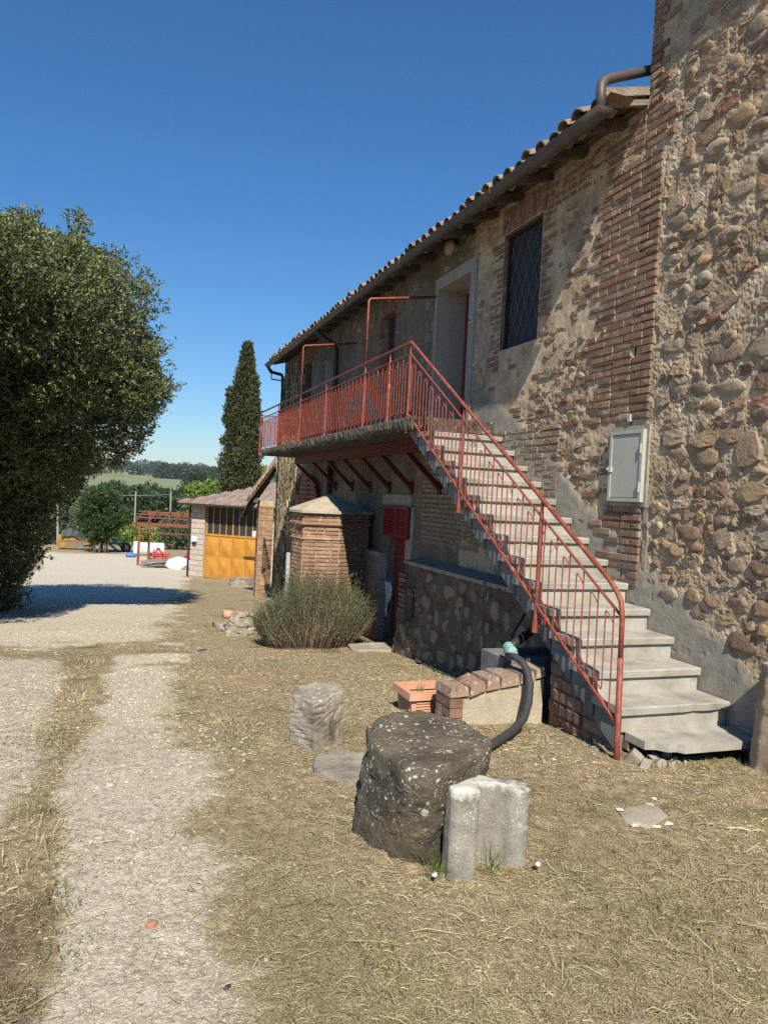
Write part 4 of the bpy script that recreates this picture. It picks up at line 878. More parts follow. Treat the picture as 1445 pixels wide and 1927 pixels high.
# ------------------------------------------------------------------ boulders
rock('boulder', 'large dark lichen spotted boulder with a flat top, tapering to the ground', m_dkrock,
     [(1.22, 3.50), (1.155, 3.36), (1.20, 3.16), (1.31, 2.99), (1.38, 2.95), (1.52, 3.02), (1.74, 3.18), (1.86, 3.40), (1.84, 3.64), (1.62, 3.76), (1.38, 3.70)],
     [(1.235, 3.46), (1.19, 3.30), (1.20, 3.10), (1.21, 2.88), (1.30, 2.80), (1.48, 2.86), (1.66, 3.00), (1.75, 3.16), (1.75, 3.42), (1.57, 3.60), (1.36, 3.58)], -.08, [.45, .44, .44, .445, .45, .455, .455, .455, .46, .46, .455], 401, amp=.026, dome=.006, freq=5.5, facet=.022)
rock('standing_stone', 'short upright grey stone with a pale lichen crust standing in the cut grass', m_rock,
     [(1.21, 4.98), (1.17, 4.80), (1.29, 4.60), (1.40, 4.60), (1.54, 4.72), (1.58, 4.90), (1.42, 5.02)], [(1.22, 4.94), (1.165, 4.80), (1.27, 4.63), (1.37, 4.64), (1.51, 4.74), (1.53, 4.88), (1.40, 4.97)], -.16, [.265, .25, .235, .255, .285, .30, .28], 411, amp=.014, freq=13, cat='stone', smooth=0., facet=.0, sub=4)
rock('pale_rock', 'jagged pale rock at the left foot of the bush', m_paler,
     [(1.72, 12.0), (1.74, 11.72), (2.0, 11.6), (2.25, 11.7), (2.3, 11.95), (2.0, 12.15)], [(1.86, 12.0), (1.84, 11.82), (1.98, 11.72), (2.22, 11.78), (2.28, 11.92), (2.05, 12.05)], -.85, [-.36, -.34, -.36, -.42, -.42, -.36], 421, amp=.055, freq=5, cat='rock', smooth=0., facet=.02)
rock('flat_stone', 'round flat stone sunk in the grass behind the dark boulder', m_rock,
     [(1.14+.24*math.cos(t)+.25, 4.18+.30*math.sin(t)) for t in np.linspace(0, 2*math.pi, 9)[:-1]], [(1.14+.22*math.cos(t)+.25, 4.18+.28*math.sin(t)) for t in np.linspace(0, 2*math.pi, 9)[:-1]], -.1, -.012, 431, amp=.012, sub=1, cat='stone')
rock('kerb_stone', 'long low grey stone lying before the garage door', m_rock, [(3.72, 24.9), (3.73, 24.5), (4.5, 24.45), (4.5, 24.85)], [(3.76, 24.85), (3.76, 24.55), (4.46, 24.5), (4.46, 24.8)], -1.8, -1.34, 441, amp=.06, sub=2, freq=2, cat='stone')
rock('ground_slab', 'flat pale stone slab level with the ground behind the pale rock', m_cement, [(1.7, 13.0), (1.8, 12.4), (2.7, 12.4), (2.8, 13.1)], [(1.7, 13.0), (1.8, 12.4), (2.7, 12.4), (2.8, 13.1)], -.95, -.70, 442, amp=.03, sub=2, freq=3, cat='slab')
rock('step_slab', 'pale stone slab on the ground right of the bush by the door', m_cement, [(3.25, 10.15), (3.2, 9.7), (3.75, 9.6), (3.85, 10.2)], [(3.25, 10.15), (3.2, 9.7), (3.75, 9.6), (3.85, 10.2)], -.75, -.545, 443, amp=.015, sub=2, freq=3, cat='slab')
# broken concrete channel stood on end: two legs and a web
cb = thing('concrete_channel_block', 'broken grey concrete channel stood on end before the dark boulder', 'concrete block', (1.62, 2.88, 0))
import bmesh
def rough_prism(name, poly, z0, ztop, mat, parent, seed, amp=.006):
    n = len(poly); b = MB(); K = 22; vs = []
    for k in range(K+1):
        for i, (x, y) in enumerate(poly): vs.append((x, y, z0+(ztop(x, y)-z0)*k/K))
    b.v = vs; b.f = [(k*n+i, k*n+(i+1) % n, k*n+n+(i+1) % n, k*n+n+i) for k in range(K) for i in range(n)] + [tuple(range(n)), tuple(K*n+i for i in reversed(range(n)))]
    m = b.mesh(name, mat, True); bm = bmesh.new(); bm.from_mesh(m); bmesh.ops.triangulate(bm, faces=[f for f in bm.faces if len(f.verts) > 4]); bmesh.ops.subdivide_edges(bm, edges=[e for e in bm.edges if e.calc_length() > .03], cuts=2, use_grid_fill=True); bm.normal_update()
    co = np.array([v.co for v in bm.verts]); no = np.array([v.normal for v in bm.verts]); d = (fbm(co[:, 0]*40, co[:, 1]*40, co[:, 2]*40, seed, 3)-.5)*2*amp + (co[:, 2] > .30)*(fbm(co[:, 0]*28, co[:, 1]*28, 0, seed+1, 3)-.5)*.03*(no[:, 2] > .3)
    for v, nn, dd in zip(bm.verts, no, d): v.co += Vector(nn)*dd
    bm.to_mesh(m); bm.free(); m.polygons.foreach_set('use_smooth', [True]*len(m.polygons)); return link(name, m, parent)
rough_prism('block', [(1.395, 2.80), (1.48, 2.765), (1.505, 2.77), (1.53, 2.85), (1.555, 2.88), (1.66, 2.855), (1.69, 2.81), (1.74, 2.79), (1.77, 2.80), (1.795, 2.92), (1.58, 2.99), (1.44, 2.96), (1.40, 2.88)], -.08, lambda x, y: .385-(x-1.4)*.10, m_conc, cb, 451)

# ------------------------------------------------------------------ foliage builders
def leaf_quads(P, D, Nn, ln, wd):
    """P base points, D leaf directions, Nn face normals -> rhombus leaves"""
    D = D/np.linalg.norm(D, axis=1, keepdims=True); Sd = np.cross(D, Nn); Sd /= (np.linalg.norm(Sd, axis=1, keepdims=True)+1e-9); up = np.cross(Sd, D)
    ln = np.asarray(ln)[:, None]; wd = np.asarray(wd)[:, None]; mid = P + D*ln*.5 + up*ln*.06
    V = np.stack([P, mid-Sd*wd*.5, P+D*ln, mid+Sd*wd*.5], 1).reshape(-1, 3); F = np.arange(len(P)*4).reshape(-1, 4); return V, F
def rdir(n): v = rng.normal(size=(n, 3)); return v/np.linalg.norm(v, axis=1, keepdims=True)
def sprig_cloud(P, O, k, ln, wd, sl=.3, up=.3, spread=.9):
    """k leaves along a twig at every P heading along O"""
    n = len(P); O = O + np.array([0, 0, up]) + rdir(n)*.45; O /= np.linalg.norm(O, axis=1, keepdims=True)
    t = rng.uniform(0, 1, (n, k)); B = (P[:, None]+O[:, None]*t[..., None]*sl).reshape(-1, 3)
    D = (O[:, None]*.6 + rdir(n*k).reshape(n, k, 3)*spread).reshape(-1, 3)
    return leaf_quads(B, D, rdir(n*k), rng.uniform(.7, 1.25, n*k)*ln, rng.uniform(.8, 1.2, n*k)*wd)
def lobes_points(lobes, per, shell=.6):
    P, O = [], []
    for (x, y, z, r_) in lobes:
        n = int(per*r_*r_) + 4; d = rdir(n); rad = r_*(shell+(1-shell)*rng.uniform(0, 1, n)**.6)
        nz = .62+.76*fbm(d[:, 0]*2.3+x, d[:, 1]*2.3+y, d[:, 2]*2.3+z, 5, 3); P.append(np.array([x, y, z])+d*(rad*nz)[:, None]*np.array([1, 1, .95])); O.append(d)
    return np.concatenate(P), np.concatenate(O)
def tree_thing(name, label, base, trunk, V, F, mat, cat='tree', group=None, smooth=False):
    t = thing(name, label, cat, base, group); link('crown', fastmesh('crown', V, F, mat, smooth), t); part('trunk', trunk, m_bark, t, True); return t
# the big evergreen on the left
TC = np.array([-2.75, 15.2, 3.05]); TR = np.array([3.35, 3.5, 3.1]); lob = []
r = random.Random(23)
for i in range(135):
    d = np.array([r.gauss(0, 1), r.gauss(0, 1), r.gauss(0, 1)]); d /= np.linalg.norm(d)
    if d[0] < -.55: continue
    p = TC + d*TR*r.uniform(.72, .98)
    if p[2] < -.9: continue
    lob.append((*p, r.uniform(.40, .85)))
for i in range(22):
    d = np.array([r.gauss(0, 1), r.gauss(0, 1), r.gauss(0, 1)]); d /= np.linalg.norm(d); lob.append((*(TC+d*TR*r.uniform(.2, .75)), r.uniform(.9, 1.3)))
lob += [(-.75, 15.0, 6.15, .50), (-.72, 15.0, 6.6, .26), (-1.75, 15.0, 6.3, .6), (-2.1, 15, 6.7, .4), (-1.3, 15, 6.0, .6), (.15, 15.0, 5.7, .42), (.22, 15, 5.95, .22), (.55, 15.0, 4.9, .5), (.85, 15.1, 3.9, .45), (.95, 15.2, 3.25, .42), (1.2, 15.2, 3.42, .22), (.70, 15.2, 2.75, .45), (.35, 15.3, 2.45, .4), (-.2, 15, 2.05, .45), (-.7, 14.8, 1.7, .5), (-1.15, 14.6, 1.2, .5), (-1.45, 14.5, .7, .5), (-1.7, 14.3, .2, .5), (-1.9, 14.4, -.3, .45), (-1.2, 12.9, 4.6, .9), (-2.2, 12.6, 4.3, 1.0), (-.3, 13.6, 4.6, .8), (-1.6, 13.0, 5.4, .8), (-.9, 12.8, 3.9, .7), *[(-5.0+1.9*r.random()-.25*k_, 13.2-.55*k_+.8*r.random(), 2.6+3.6*r.random(), .75+.25*r.random()) for k_ in range(6) for _ in range(5)], *[(-4.6+i*.62+.2*(k % 2), 16.3+.25*(i % 3), -1.0+k*.62, .72) for i in range(6) for k in range(6)], (-.3, 15.2, 4.2, .9), (0., 15.2, 3.4, .8), (-.9, 15., 5.2, .8)]  # includes unseen lobes left of the frame, added to shade lower crown and ground
P, O = lobes_points(lob, 620, .55)
d = P-EYE; zc_ = d @ cf; pxs = PW/2+FPX*(d @ cr)/zc_; pys = PH/2-FPX*(d @ cu)/zc_
edge = np.interp(pys, [380, 400, 430, 450, 466, 474, 520, 560, 620, 700, 728, 742, 780, 820, 850, 870, 890, 920, 960, 1000, 1050, 1100, 1150], [60, 168, 178, 186, 200, 262, 292, 312, 318, 322, 350, 348, 322, 308, 268, 232, 172, 148, 124, 112, 88, 60, 40])
edge = edge + (fbm(P[:, 0]*2.6, P[:, 1]*2.6, P[:, 2]*2.6, 19, 3)-.62)*70
keep = (pxs < edge-8) & (pys > 398+18*fbm(P[:, 0]*3, P[:, 2]*3, 0, 29, 2)+np.where((pxs > 75) & (pxs < 128), 40, 0)) & (pxs > -900) & ((P[:, 1] > np.minimum(15.6, 15.9-(P[:, 2]-.2)*.90)+.5*fbm(P[:, 0], P[:, 2], 0, 37, 2)) | (pxs < -30))
P, O = P[keep], O[keep]
V, F = sprig_cloud(P, O, 13, .074, .027, .20, .35)
b = MB().tube([(-3.0, 15.3, -1.1), (-2.95, 15.2, .2), (-2.8, 15.1, 1.6), (-2.75, 15.2, 3.4), (-2.5, 15.2, 5)], [.32, .25, .2, .13, .06], 9)
for i in range(14):
    q = r.choice([l_ for l_ in lob if l_[1] > 15.2 and l_[2] > 2.8 and l_[0] < -.6]); s_ = Vector((-2.85, 15.15, r.uniform(1.6, 3.4))); e = Vector(q[:3]); b.tube([s_, s_.lerp(e, .5)+Vector((0, 0, .3)), e], [.08, .05, .015], 6)
tree_thing('evergreen_oak', 'large dense evergreen oak overhanging the drive on the left', (-3.0, 15.3, -1.1), b, V, F, m_leaf)
# cypress
n = 5200; hh = rng.uniform(0, 1, n)**.9; zc = -1.5+hh*10.5; prof = np.interp(hh, [0, .04, .25, .5, .7, .85, .94, 1], [.50, .92, .98, .88, .68, .38, .18, .06])
a = rng.uniform(0, 2*math.pi, n); rad = prof*np.sqrt(rng.uniform(.35, 1.0, n))*(.50+1.0*fbm(np.cos(a)*2.6, np.sin(a)*2.6, zc*1.3, 15, 3))
P = np.stack([6.25+rad*np.cos(a)+.12*hh, 39.5+rad*np.sin(a), zc], -1); O = np.stack([np.cos(a)*.5, np.sin(a)*.5, np.ones(n)*1.1], -1)
P2, O2 = lobes_points([(5.55, 39.3, 4.9+i*.32, .26-.02*i) for i in range(6)] + [(6.75, 39.3, 6.0+i*.3, .25-.02*i) for i in range(5)], 900, .3)
V, F = sprig_cloud(np.concatenate([P, P2]), np.concatenate([O, O2*.3+np.array([0, 0, 1.])]), 9, .17, .075, .34, .6, .55)
tree_thing('cypress_tree', 'tall narrow cypress behind the garage', (6.25, 39.5, -2.4), MB().tube([(6.25, 39.5, -2.4), (6.27, 39.5, 3), (6.35, 39.5, 8.6)], [.22, .15, .04], 8), V, F, m_cyp)
# small tree with a guard by the machines
def round_tree(name, label, x, y, h, w, mat, n, ln, wd, seed, group=None, low=.3, cat='tree'):
    z0 = zgs(x, y); r = random.Random(seed); lob = []
    for i in range(16):
        t = r.uniform(0, 2*math.pi); zz = r.uniform(low, .95); ra = w*.5*math.sin(math.pi*min(.95, (zz-low+.12)/(1.15-low)))*r.uniform(.5, .85); lob.append((x+ra*math.cos(t), y+ra*math.sin(t), z0+h*zz*.93, w*r.uniform(.16, .25)))
    P, O = lobes_points(lob, n/(sum(q[3]**2 for q in lob)), .35); V, F = sprig_cloud(P, O, 8, ln, wd, ln*2.2, .25)
    b = MB().tube([(x, y, z0-.1), (x+.05, y, z0+h*.25), (x, y, z0+h*.6)], [w*.05, w*.04, w*.02], 7)
    for q in lob[:6]: b.tube([(x+.04, y, z0+h*.3), q[:3]], [w*.02, w*.006], 5)
    return tree_thing(name, label, (x, y, z0), b, V, F, mat, cat, group)
round_tree('young_tree', 'small dark round tree in a wooden guard by the yellow crawler', -.55, 49.5, 3.75, 2.7, m_small_leaf, 2600, .15, .08, 3, low=.36)
gd = thing('tree_guard', 'dark wooden guard fence round the small tree trunk', 'tree guard', (-.6, 49.5, zgs(-.6, 49.5)))
zt_ = zgs(-.6, 49.5)
for i in range(8):
    t = i*math.pi/4; part('slat', MB().box(-.6+.42*math.cos(t)-.045, -.6+.42*math.cos(t)+.045, 49.1+.42*math.sin(t)-.02, 49.1+.42*math.sin(t)+.02, zt_-.1, zt_+.78), m_darkwood, gd)
for z in (.2, .6): part('hoop', MB().tube([(-.6+.42*math.cos(t), 49.1+.42*math.sin(t), zt_+z) for t in np.linspace(0, 2*math.pi, 13)], .02, 4), m_darkwood, gd)
round_tree('olive_shrub', 'grey green bush under the red steel frame', 4.5, 56, 2.4, 2.3, m_olive, 1100, .18, .08, 8, low=.12, cat='bush')
round_tree('olive_tree', 'pale olive tree behind the big evergreen, left of the crawler', -4.6, 62, 3.6, 3.4, m_olive, 1300, .2, .09, 11, low=.2)
round_tree('olive_tree', 'pale olive tree nearest the leaning pole', -2.9, 66, 3.2, 2.8, m_olive, 1000, .2, .09, 12, low=.2)
round_tree('bright_tree', 'bright green tree top just left of the garage roof', 7.9, 70, 6.6, 3.4, m_vine, 1000, .26, .14, 13, low=.3)
round_tree('bright_tree', 'bright green foliage between the cypress and the eave', 11.4, 60, 7.2, 2.6, m_vine, 900, .26, .14, 16, low=.3)
round_tree('field_tree', 'dark round lone tree on the pale vineyard slope', 32.4, 300, 11, 13, m_wood_leaf, 1500, 1.0, .6, 17, low=.12)
# wood across the valley: one mass
r = random.Random(31); lob = []
for i in range(330):
    y = r.uniform(92, 230); q_ = r.uniform(-.12, .19); x = q_*y
    top = 1.6 + y*float(np.interp(q_, [-.12, .05, .085, .115, .15, .19], [.0125, .0105, .005, -.003, -.006, -.009])) + r.uniform(-4.2, -1.9); z0 = zgs(x, y)
    if top-z0 < 2.5: continue
    hgt = top-z0; s_ = r.uniform(1.5, 2.4)
    for k in range(5): lob.append((x+r.uniform(-2, 2), y+r.uniform(-2, 2), z0+(hgt-s_*.9)*r.uniform(.35, 1), s_*r.uniform(.7, 1)))
P, O = lobes_points(lob, 16, .6); V, F = sprig_cloud(P, O, 6, .62, .40, 1.0, .3)
tag(link('valley_wood', fastmesh('valley_wood', V, F, m_wood_leaf)), 'dense dark green wood filling the valley', 'wood', None, 'stuff')
lob = []
for i in range(900):
    y = r.uniform(820, 1500); x = r.uniform(-.2, .42)*y
    if fbm(x/120, y/160, 0, 91, 2) < .47: continue
    s_ = r.uniform(3, 6.5); lob.append((x, y, zgs(x, y)+s_*.6, s_))
for i in range(70):
    y = r.uniform(760, 820); x = r.uniform(.055, .125)*y; s_ = r.uniform(5, 8); lob.append((x, y, zgs(x, y)+s_*.7, s_))
P, O = lobes_points(lob, 1.6, .6); V, F = sprig_cloud(P, O, 3, 2.6, 1.9, 2.0, .3)
tag(link('hill_wood', fastmesh('hill_wood', V, F, m_wood_leaf)), 'dark clumps of trees over the far hillside', 'wood', None, 'stuff')
fh = thing('hill_farmhouse', 'tiny beige farmhouse on the crest of the far hill', 'farmhouse', (44, 1200, zgs(44, 1200))); z0 = zgs(44, 1200)+3
part('wall', MB().box(35, 53, 1195, 1205, z0-6, z0+5), m_reveal, fh); part('roof', MB().prism([(1194, z0+5), (1206, z0+5), (1200, z0+7.5)], 34.5, 53.5, 'x'), m_tile, fh)
for x in (37, 41, 45, 49): part('window', MB().box(x, x+1.2, 1194.9, 1195.02, z0+1.5, z0+3.4), m_dark, fh)
# vine rows
for k in range(6):
    y0 = 66+k*4.2; P = np.stack([rng.uniform(-6, 9.5, 900), y0+rng.normal(0, .35, 900), np.zeros(900)], -1); P[:, 2] = zg(P[:, 0], P[:, 1])+rng.uniform(.25, 1.65, 900)
    V, F = sprig_cloud(P, rdir(900), 4, .28, .2, .3, .2); nm = ['nearest', 'second', 'third', 'fourth', 'fifth', 'farthest'][k]
    t = thing('vine_row', f'row of bright green vines across the field, {nm} of six', 'vines', (0, y0, zgs(0, y0)), 'rows of vines'); link('foliage', fastmesh('foliage', V, F, m_vine), t)
    bb = MB()
    for i in range(9): x = -6+i*1.9; bb.beam((x, y0, zgs(x, y0)-.1), (x, y0, zgs(x, y0)+1.6), .07, .07)
    part('stakes', bb, m_pole, t)
# the bush by the well house
n = 2300; a = rng.uniform(0, 2*math.pi, n); rr_ = np.sqrt(rng.uniform(0, 1, n)); bx = 2.78+.86*rr_*np.cos(a); by = 10.42+.55*rr_*np.sin(a); z0 = zg(bx, by)
H = (.98*np.sqrt(np.clip(1-rr_**2*.85, 0, 1))+.06)*rng.uniform(.62, 1.2, n)*(.55+.9*fbm(bx*2.6, by*2.6, 0, 47, 2))
B0 = np.stack([2.78+(bx-2.78)*.72, 10.42+(by-10.42)*.75, z0-.02], -1); B1 = np.stack([bx+rng.normal(0, .07, n), by+rng.normal(0, .07, n), z0+H], -1)
Dv = B1-B0; V0, F0 = leaf_quads(B0, Dv, rdir(n), np.linalg.norm(Dv, axis=1), np.full(n, .010))
k = 20; t = rng.uniform(.35, 1.0, (n, k))**.8; Pl = (B0[:, None]+Dv[:, None]*t[..., None]).reshape(-1, 3)+rng.normal(0, .022, (n*k, 3)); Dl = (Dv[:, None]/np.linalg.norm(Dv, axis=1)[:, None, None]*.8+rdir(n*k).reshape(n, k, 3)*.75).reshape(-1, 3)
V1, F1 = leaf_quads(Pl, Dl, rdir(n*k), rng.uniform(.025, .06, n*k), np.full(n*k, .0085))
low = (t.reshape(-1) < .50) | (rng.uniform(0, 1, n*k) < .12)
bush = thing('rosemary_bush', 'spreading rosemary like bush with dry brown stems before the well house', 'bush', (2.78, 10.42, -.63))
link('stems', fastmesh('stems', np.concatenate([V0, V1.reshape(-1, 4, 3)[low].reshape(-1, 3)]), np.arange(4*(n+low.sum())).reshape(-1, 4), m_stem), bush)
link('foliage', fastmesh('foliage', V1.reshape(-1, 4, 3)[~low].reshape(-1, 3), np.arange(4*(~low).sum()).reshape(-1, 4), m_rosem), bush)
for i, (x, y, lab) in enumerate(((1.9, 12.25, 'broken terracotta pot piece behind the pale rock'),)):
    t = thing('pot_shard', lab, 'pot', (x, y, zgs(x, y))); part('shell', MB().tube([(x-.12, y, zgs(x, y)+.30), (x+.14, y+.02, zgs(x, y)+.28)], .07, 9), m_terra, t, True)

# ------------------------------------------------------------------ lean-to at the far corner
lean = thing('lean_to_porch', 'small tiled lean-to porch on a brick pillar past the farmhouse corner', 'porch', (3.9, 20.2, -1.3))
pil = part('pillar', MB().box(3.74, 4.12, 20.0, 20.36, -1.5, 1.32), m_mortar, lean); pb = Pieces(pil, 'brick', 'more_bricks')
brick_patch(pb, 3.74, 20.0, 20.36, -1.4, 1.24, prot=.012, seed=71, mat=m_brick_new, hdr=.2); brick_patch(pb, 0, 0, .38, -1.4, 1.24, prot=.012, seed=72, mat=m_brick_new, rotz=math.pi/2, org=(4.12, 20.0, 0), hdr=.2); pb.flush()
LA, LB = Vector((4.16, 19.62, 2.44)), Vector((3.44, 19.62, 1.36)); LD = Vector((0, 1.9, -.68)); up_ = Vector((0, 0, .07))
lr = part('roof', MB().add([LA, LB, LB+LD, LA+LD, LA+up_, LB+up_, LB+LD+up_, LA+LD+up_], [(0, 3, 2, 1), (4, 5, 6, 7), (0, 1, 5, 4), (1, 2, 6, 5), (2, 3, 7, 6), (3, 0, 4, 7)]), m_darkwood, lean)
for k in range(7):
    for i in range(3):
        p = LB.lerp(LA, k/7)+LD*(i*.11)+Vector((-.03, .02, .075)); link('roof_tile', CP[(i+k) % 5], lr, p, (0, -math.atan2(1.08, .72), 0), (.62, 1.0, .8))
for i in range(3): o_ = LD*(.12+i*.3); part('rafter', MB().beam(LB+o_+Vector((.05, 0, -.02)), LA+o_+Vector((0, 0, -.07)), .07, .09), m_darkwood, lean)
part('lintel_beam', MB().beam((3.58, 19.75, 1.33), (3.58, 21.2, 1.0), .12, .12), m_darkwood, lean)

# ------------------------------------------------------------------ garage
gar = thing('garage', 'pale block garage with big ochre metal doors and a tiled roof', 'garage', (4.6, 29, -1.9))
GA = Vector((2.98, 30.2, 0)); gd_ = Vector((2.45, -2.05, 0)).normalized(); gn = Vector((gd_.y, -gd_.x, 0))   # along the front, and outwards
if gn.y > 0: gn = -gn
GROT = math.atan2(gd_.y, gd_.x)-math.pi/2        # local +y along front
# local frame: u along front from GA, v outwards, z up
def gp(u, v, z): p = GA + gd_*u + gn*v; return (p.x, p.y, z)
def gbox(b, u0, u1, v0, v1, z0, z1): return b.add([gp(u0, v0, z0), gp(u1, v0, z0), gp(u1, v1, z0), gp(u0, v1, z0), gp(u0, v0, z1), gp(u1, v0, z1), gp(u1, v1, z1), gp(u0, v1, z1)], [(0, 3, 2, 1), (4, 5, 6, 7), (0, 1, 5, 4), (1, 2, 6, 5), (2, 3, 7, 6), (3, 0, 4, 7)])
GZ0, GZE = -1.95, 1.0; D0, D1 = .62, 3.02
w = part('wall', gbox(gbox(gbox(MB(), 0, D0, -.25, 0, GZ0-.2, GZE), D1, 5.2, -.25, 0, GZ0-.2, GZE), 0, 5.2, -5, -.25, GZ0-.2, GZE-.02), m_block, gar)
b_meshes = BR[m_block.name]; rr = random.Random(8)
for (ua, ub) in ((0, D0), (D1, 5.2)):
    for i in range(14):
        z = GZ0+.02+i*.21; u = ua-(.2 if i % 2 else 0)
        while u < ub-.05:
            a, c = max(u, ua), min(u+.4, ub); u += .4
            if c-a < .06: continue
            p = gp((a+c)/2, .012-.03, z+.1)
            if in_view(p): link('block', rr.choice(b_meshes), w, p, (0, 0, GROT+math.pi if False else math.atan2(gn.y, gn.x)+math.pi), (.08, c-a-.012, .197))
door = part('metal_door', gbox(MB(), D0+.01, D1-.01, -.16, -.12, GZ0+.02, -.28), m_yellow, gar)
nl = 4; wl = (D1-D0-.02)/nl
for i in range(nl):
    u0 = D0+.01+i*wl
    for k in range(2):
        za = GZ0+.06+k*.80; zb2 = za+.76; um = u0+wl/2; zm = (za+zb2)/2
        part('pressed_panel', MB().add([gp(u0+.02, -.119, za), gp(u0+wl-.02, -.119, za), gp(u0+wl-.02, -.119, zb2), gp(u0+.02, -.119, zb2), gp(um, -.05, zm)], [(0, 1, 4), (1, 2, 4), (2, 3, 4), (3, 0, 4)]), m_yellow, door)
    part('stile', gbox(MB(), u0-.015, u0+.018, -.125, -.085, GZ0+.02, -.28), m_yellow, door)
part('lock_bar', gbox(MB(), D0+.01+wl*2.95, D1-.05, -.06, -.03, -1.02, -.98), m_blackframe, door)
gw = part('window_band', gbox(gbox(MB(), D0+.01, D1-.01, -.16, -.09, -.28, -.21), D0+.01, D1-.01, -.16, -.09, GZE-.10, GZE-.03), m_yellow, gar)
for i in range(9):
    u = D0+.012+i*(D1-D0-.06)/8; part('mullion', gbox(MB(), u, u+(.05 if i in (0, 4, 8) else .032), -.155, -.095, -.21, GZE-.10), m_yellow, gw)
for i in range(8):
    u = D0+.04+i*(D1-D0-.06)/8; part('pane', gbox(MB(), u, u+(D1-D0-.06)/8-.005, -.135, -.128, -.21, GZE-.10), m_glass, gw)
part('white_bag_inside', gbox(MB(), D1-.35, D1-.12, -.127, -.10, -.20, .02), m_white, gw)
mbx = part('mail_box', gbox(MB(), .10, .33, .0, .10, -.55, -.35), m_white, gar); part('slot', gbox(MB(), .13, .30, .10, .112, -.66, -.56), m_blackframe, mbx)
part('corner_pipe', MB().tube([gp(-.05, .06, GZE), gp(-.05, .06, GZ0)], .045, 7), m_blackpipe, gar); part('gutter', MB().tube([gp(-.3, .50, GZE-.08), gp(5.2, .50, GZE-.08)], .055, 7), m_blackpipe, gar)
# hipped roof in rows of tiles
RU0, RU1 = -.33, 5.6; apex_v = -3.0; rz = .98
gr = part('roof', MB().add([gp(RU0, .52, GZE-.05), gp(RU1, .52, GZE-.05), gp(RU1, apex_v*2-.33, GZE), gp(RU0, apex_v*2-.33, GZE), gp(RU0+2.9, apex_v, GZE+rz), gp(RU1, apex_v, GZE+rz)], [(0, 1, 5, 4), (1, 2, 5), (2, 3, 4, 5), (3, 0, 4), (3, 2, 1, 0)]), m_gtile, gar)
b = MB(); 
for i in range(int((RU1-RU0)/.16)):
    u = RU0+.08+i*.16; vmax = min(1.0, (u-RU0)/2.9); nrow = max(1, int(round(9*vmax)))
    for k in range(nrow):
        v0, v1 = .56-(3.54)*k/9, .56-(3.54)*(k+1)/9-.04; z0_, z1_ = GZE-.04+(rz+.06)*k/9, GZE-.04+(rz+.06)*(k+1)/9+.012
        pr = []
        for (vv, zz, ra) in ((v0, z0_, .075), (v1, z1_, .06)):
            for t in np.linspace(0, math.pi, 5): pr.append(gp(u-ra*math.cos(t), vv, zz+ra*math.sin(t)))
        b.add(pr, [(j, j+1, j+6, j+5) for j in range(4)] + [(0, 4, 3, 2, 1)])
tag(part('roof_tiles', b, m_gtile, gr), None, None, None, 'stuff')

# ------------------------------------------------------------------ steel frame, junk, machines
fr = thing('steel_pergola', 'open red steel pergola frame left of the garage', 'pergola', (2.5, 38, -2.4))
zf = zgs(1.3, 37.5)
for (x, y) in ((1.28, 37.5), (3.95, 36.2), (2.0, 43), (4.9, 42)): part('post', MB().box(x-.06, x+.06, y-.06, y+.06, zgs(x, y)-.1, -.36 if y < 40 else .02), m_rust, fr)
for (a, c) in (((.95, 37.65, -.30), (4.3, 36.0, -.30)), ((1.7, 43.1, .06), (5.3, 41.8, .06)), ((1.28, 37.5, -.70), (3.95, 36.2, -.70))): part('beam', MB().beam(a, c, .07, .15 if a[2] > -.5 else .05), m_rust, fr)
for i in range(6): t = i/5; part('rafter', MB().beam((1.1+2.9*t, 37.4-1.2*t, -.20), (1.8+3.2*t, 43.2-1.2*t, .18), .06, .09), m_rust, fr)
for i in range(3): t = (i+1)/4; part('purlin', MB().beam((.9+.7*t, 37.6+5.5*t, -.13+.37*t), (4.3+1.0*t, 36+5.8*t, -.13+.37*t), .05, .05), m_rust, fr)
def lump(name, label, cat, c, s, mat, seed, amp=.25, n=14):
    o = thing(name, label, cat, c); V = []; F = []
    for i in range(n+1):
        for j in range(n*2):
            a_, p = math.pi*i/n, math.pi*j/n; V.append((math.sin(a_)*math.cos(p), math.sin(a_)*math.sin(p), math.cos(a_)))
    V = np.array(V); d = 1+amp*(fbm(V[:, 0]*1.6+seed, V[:, 1]*1.6, V[:, 2]*1.6, seed, 4)-.5)*2; W_ = V*d[:, None]*np.array(s)+np.array(c); W_[:, 2] = np.maximum(W_[:, 2], c[2]-s[2]*.75)
    for i in range(n):
        for j in range(n*2): F.append((i*2*n+j, i*2*n+(j+1) % (2*n), (i+1)*2*n+(j+1) % (2*n), (i+1)*2*n+j))
    link('heap', fastmesh(name, W_, F, mat, True), o); return o
lump('white_sack', 'bulging white sack lying against the garage corner', 'sack', (2.95, 35.3, -2.0), (.52, .4, .32), m_white, 3, .30, 26)
jk = thing('plank_pile', 'pile of weathered planks and scrap before the white sack', 'planks', (2.6, 36.2, -2.25)); rr = random.Random(6)
for i in range(13): x, y = 2.0+rr.uniform(0, .9), 36.0+rr.uniform(-.5, 1.1); part('plank', MB().beam((x-.7, y-.1, -2.22+i*.025), (x+.8, y+rr.uniform(-.5, .3), -2.2+i*.025+rr.uniform(0, .08)), .14, .04), m_wood if i % 2 else m_grey, jk)
cp = thing('white_pipe', 'white plastic pipe section with open dark end lying in the grass', 'pipe', (2.0, 46, -2.4)); zt_ = zgs(2, 46.5)+.42
b = MB(); n = 20; vs = []
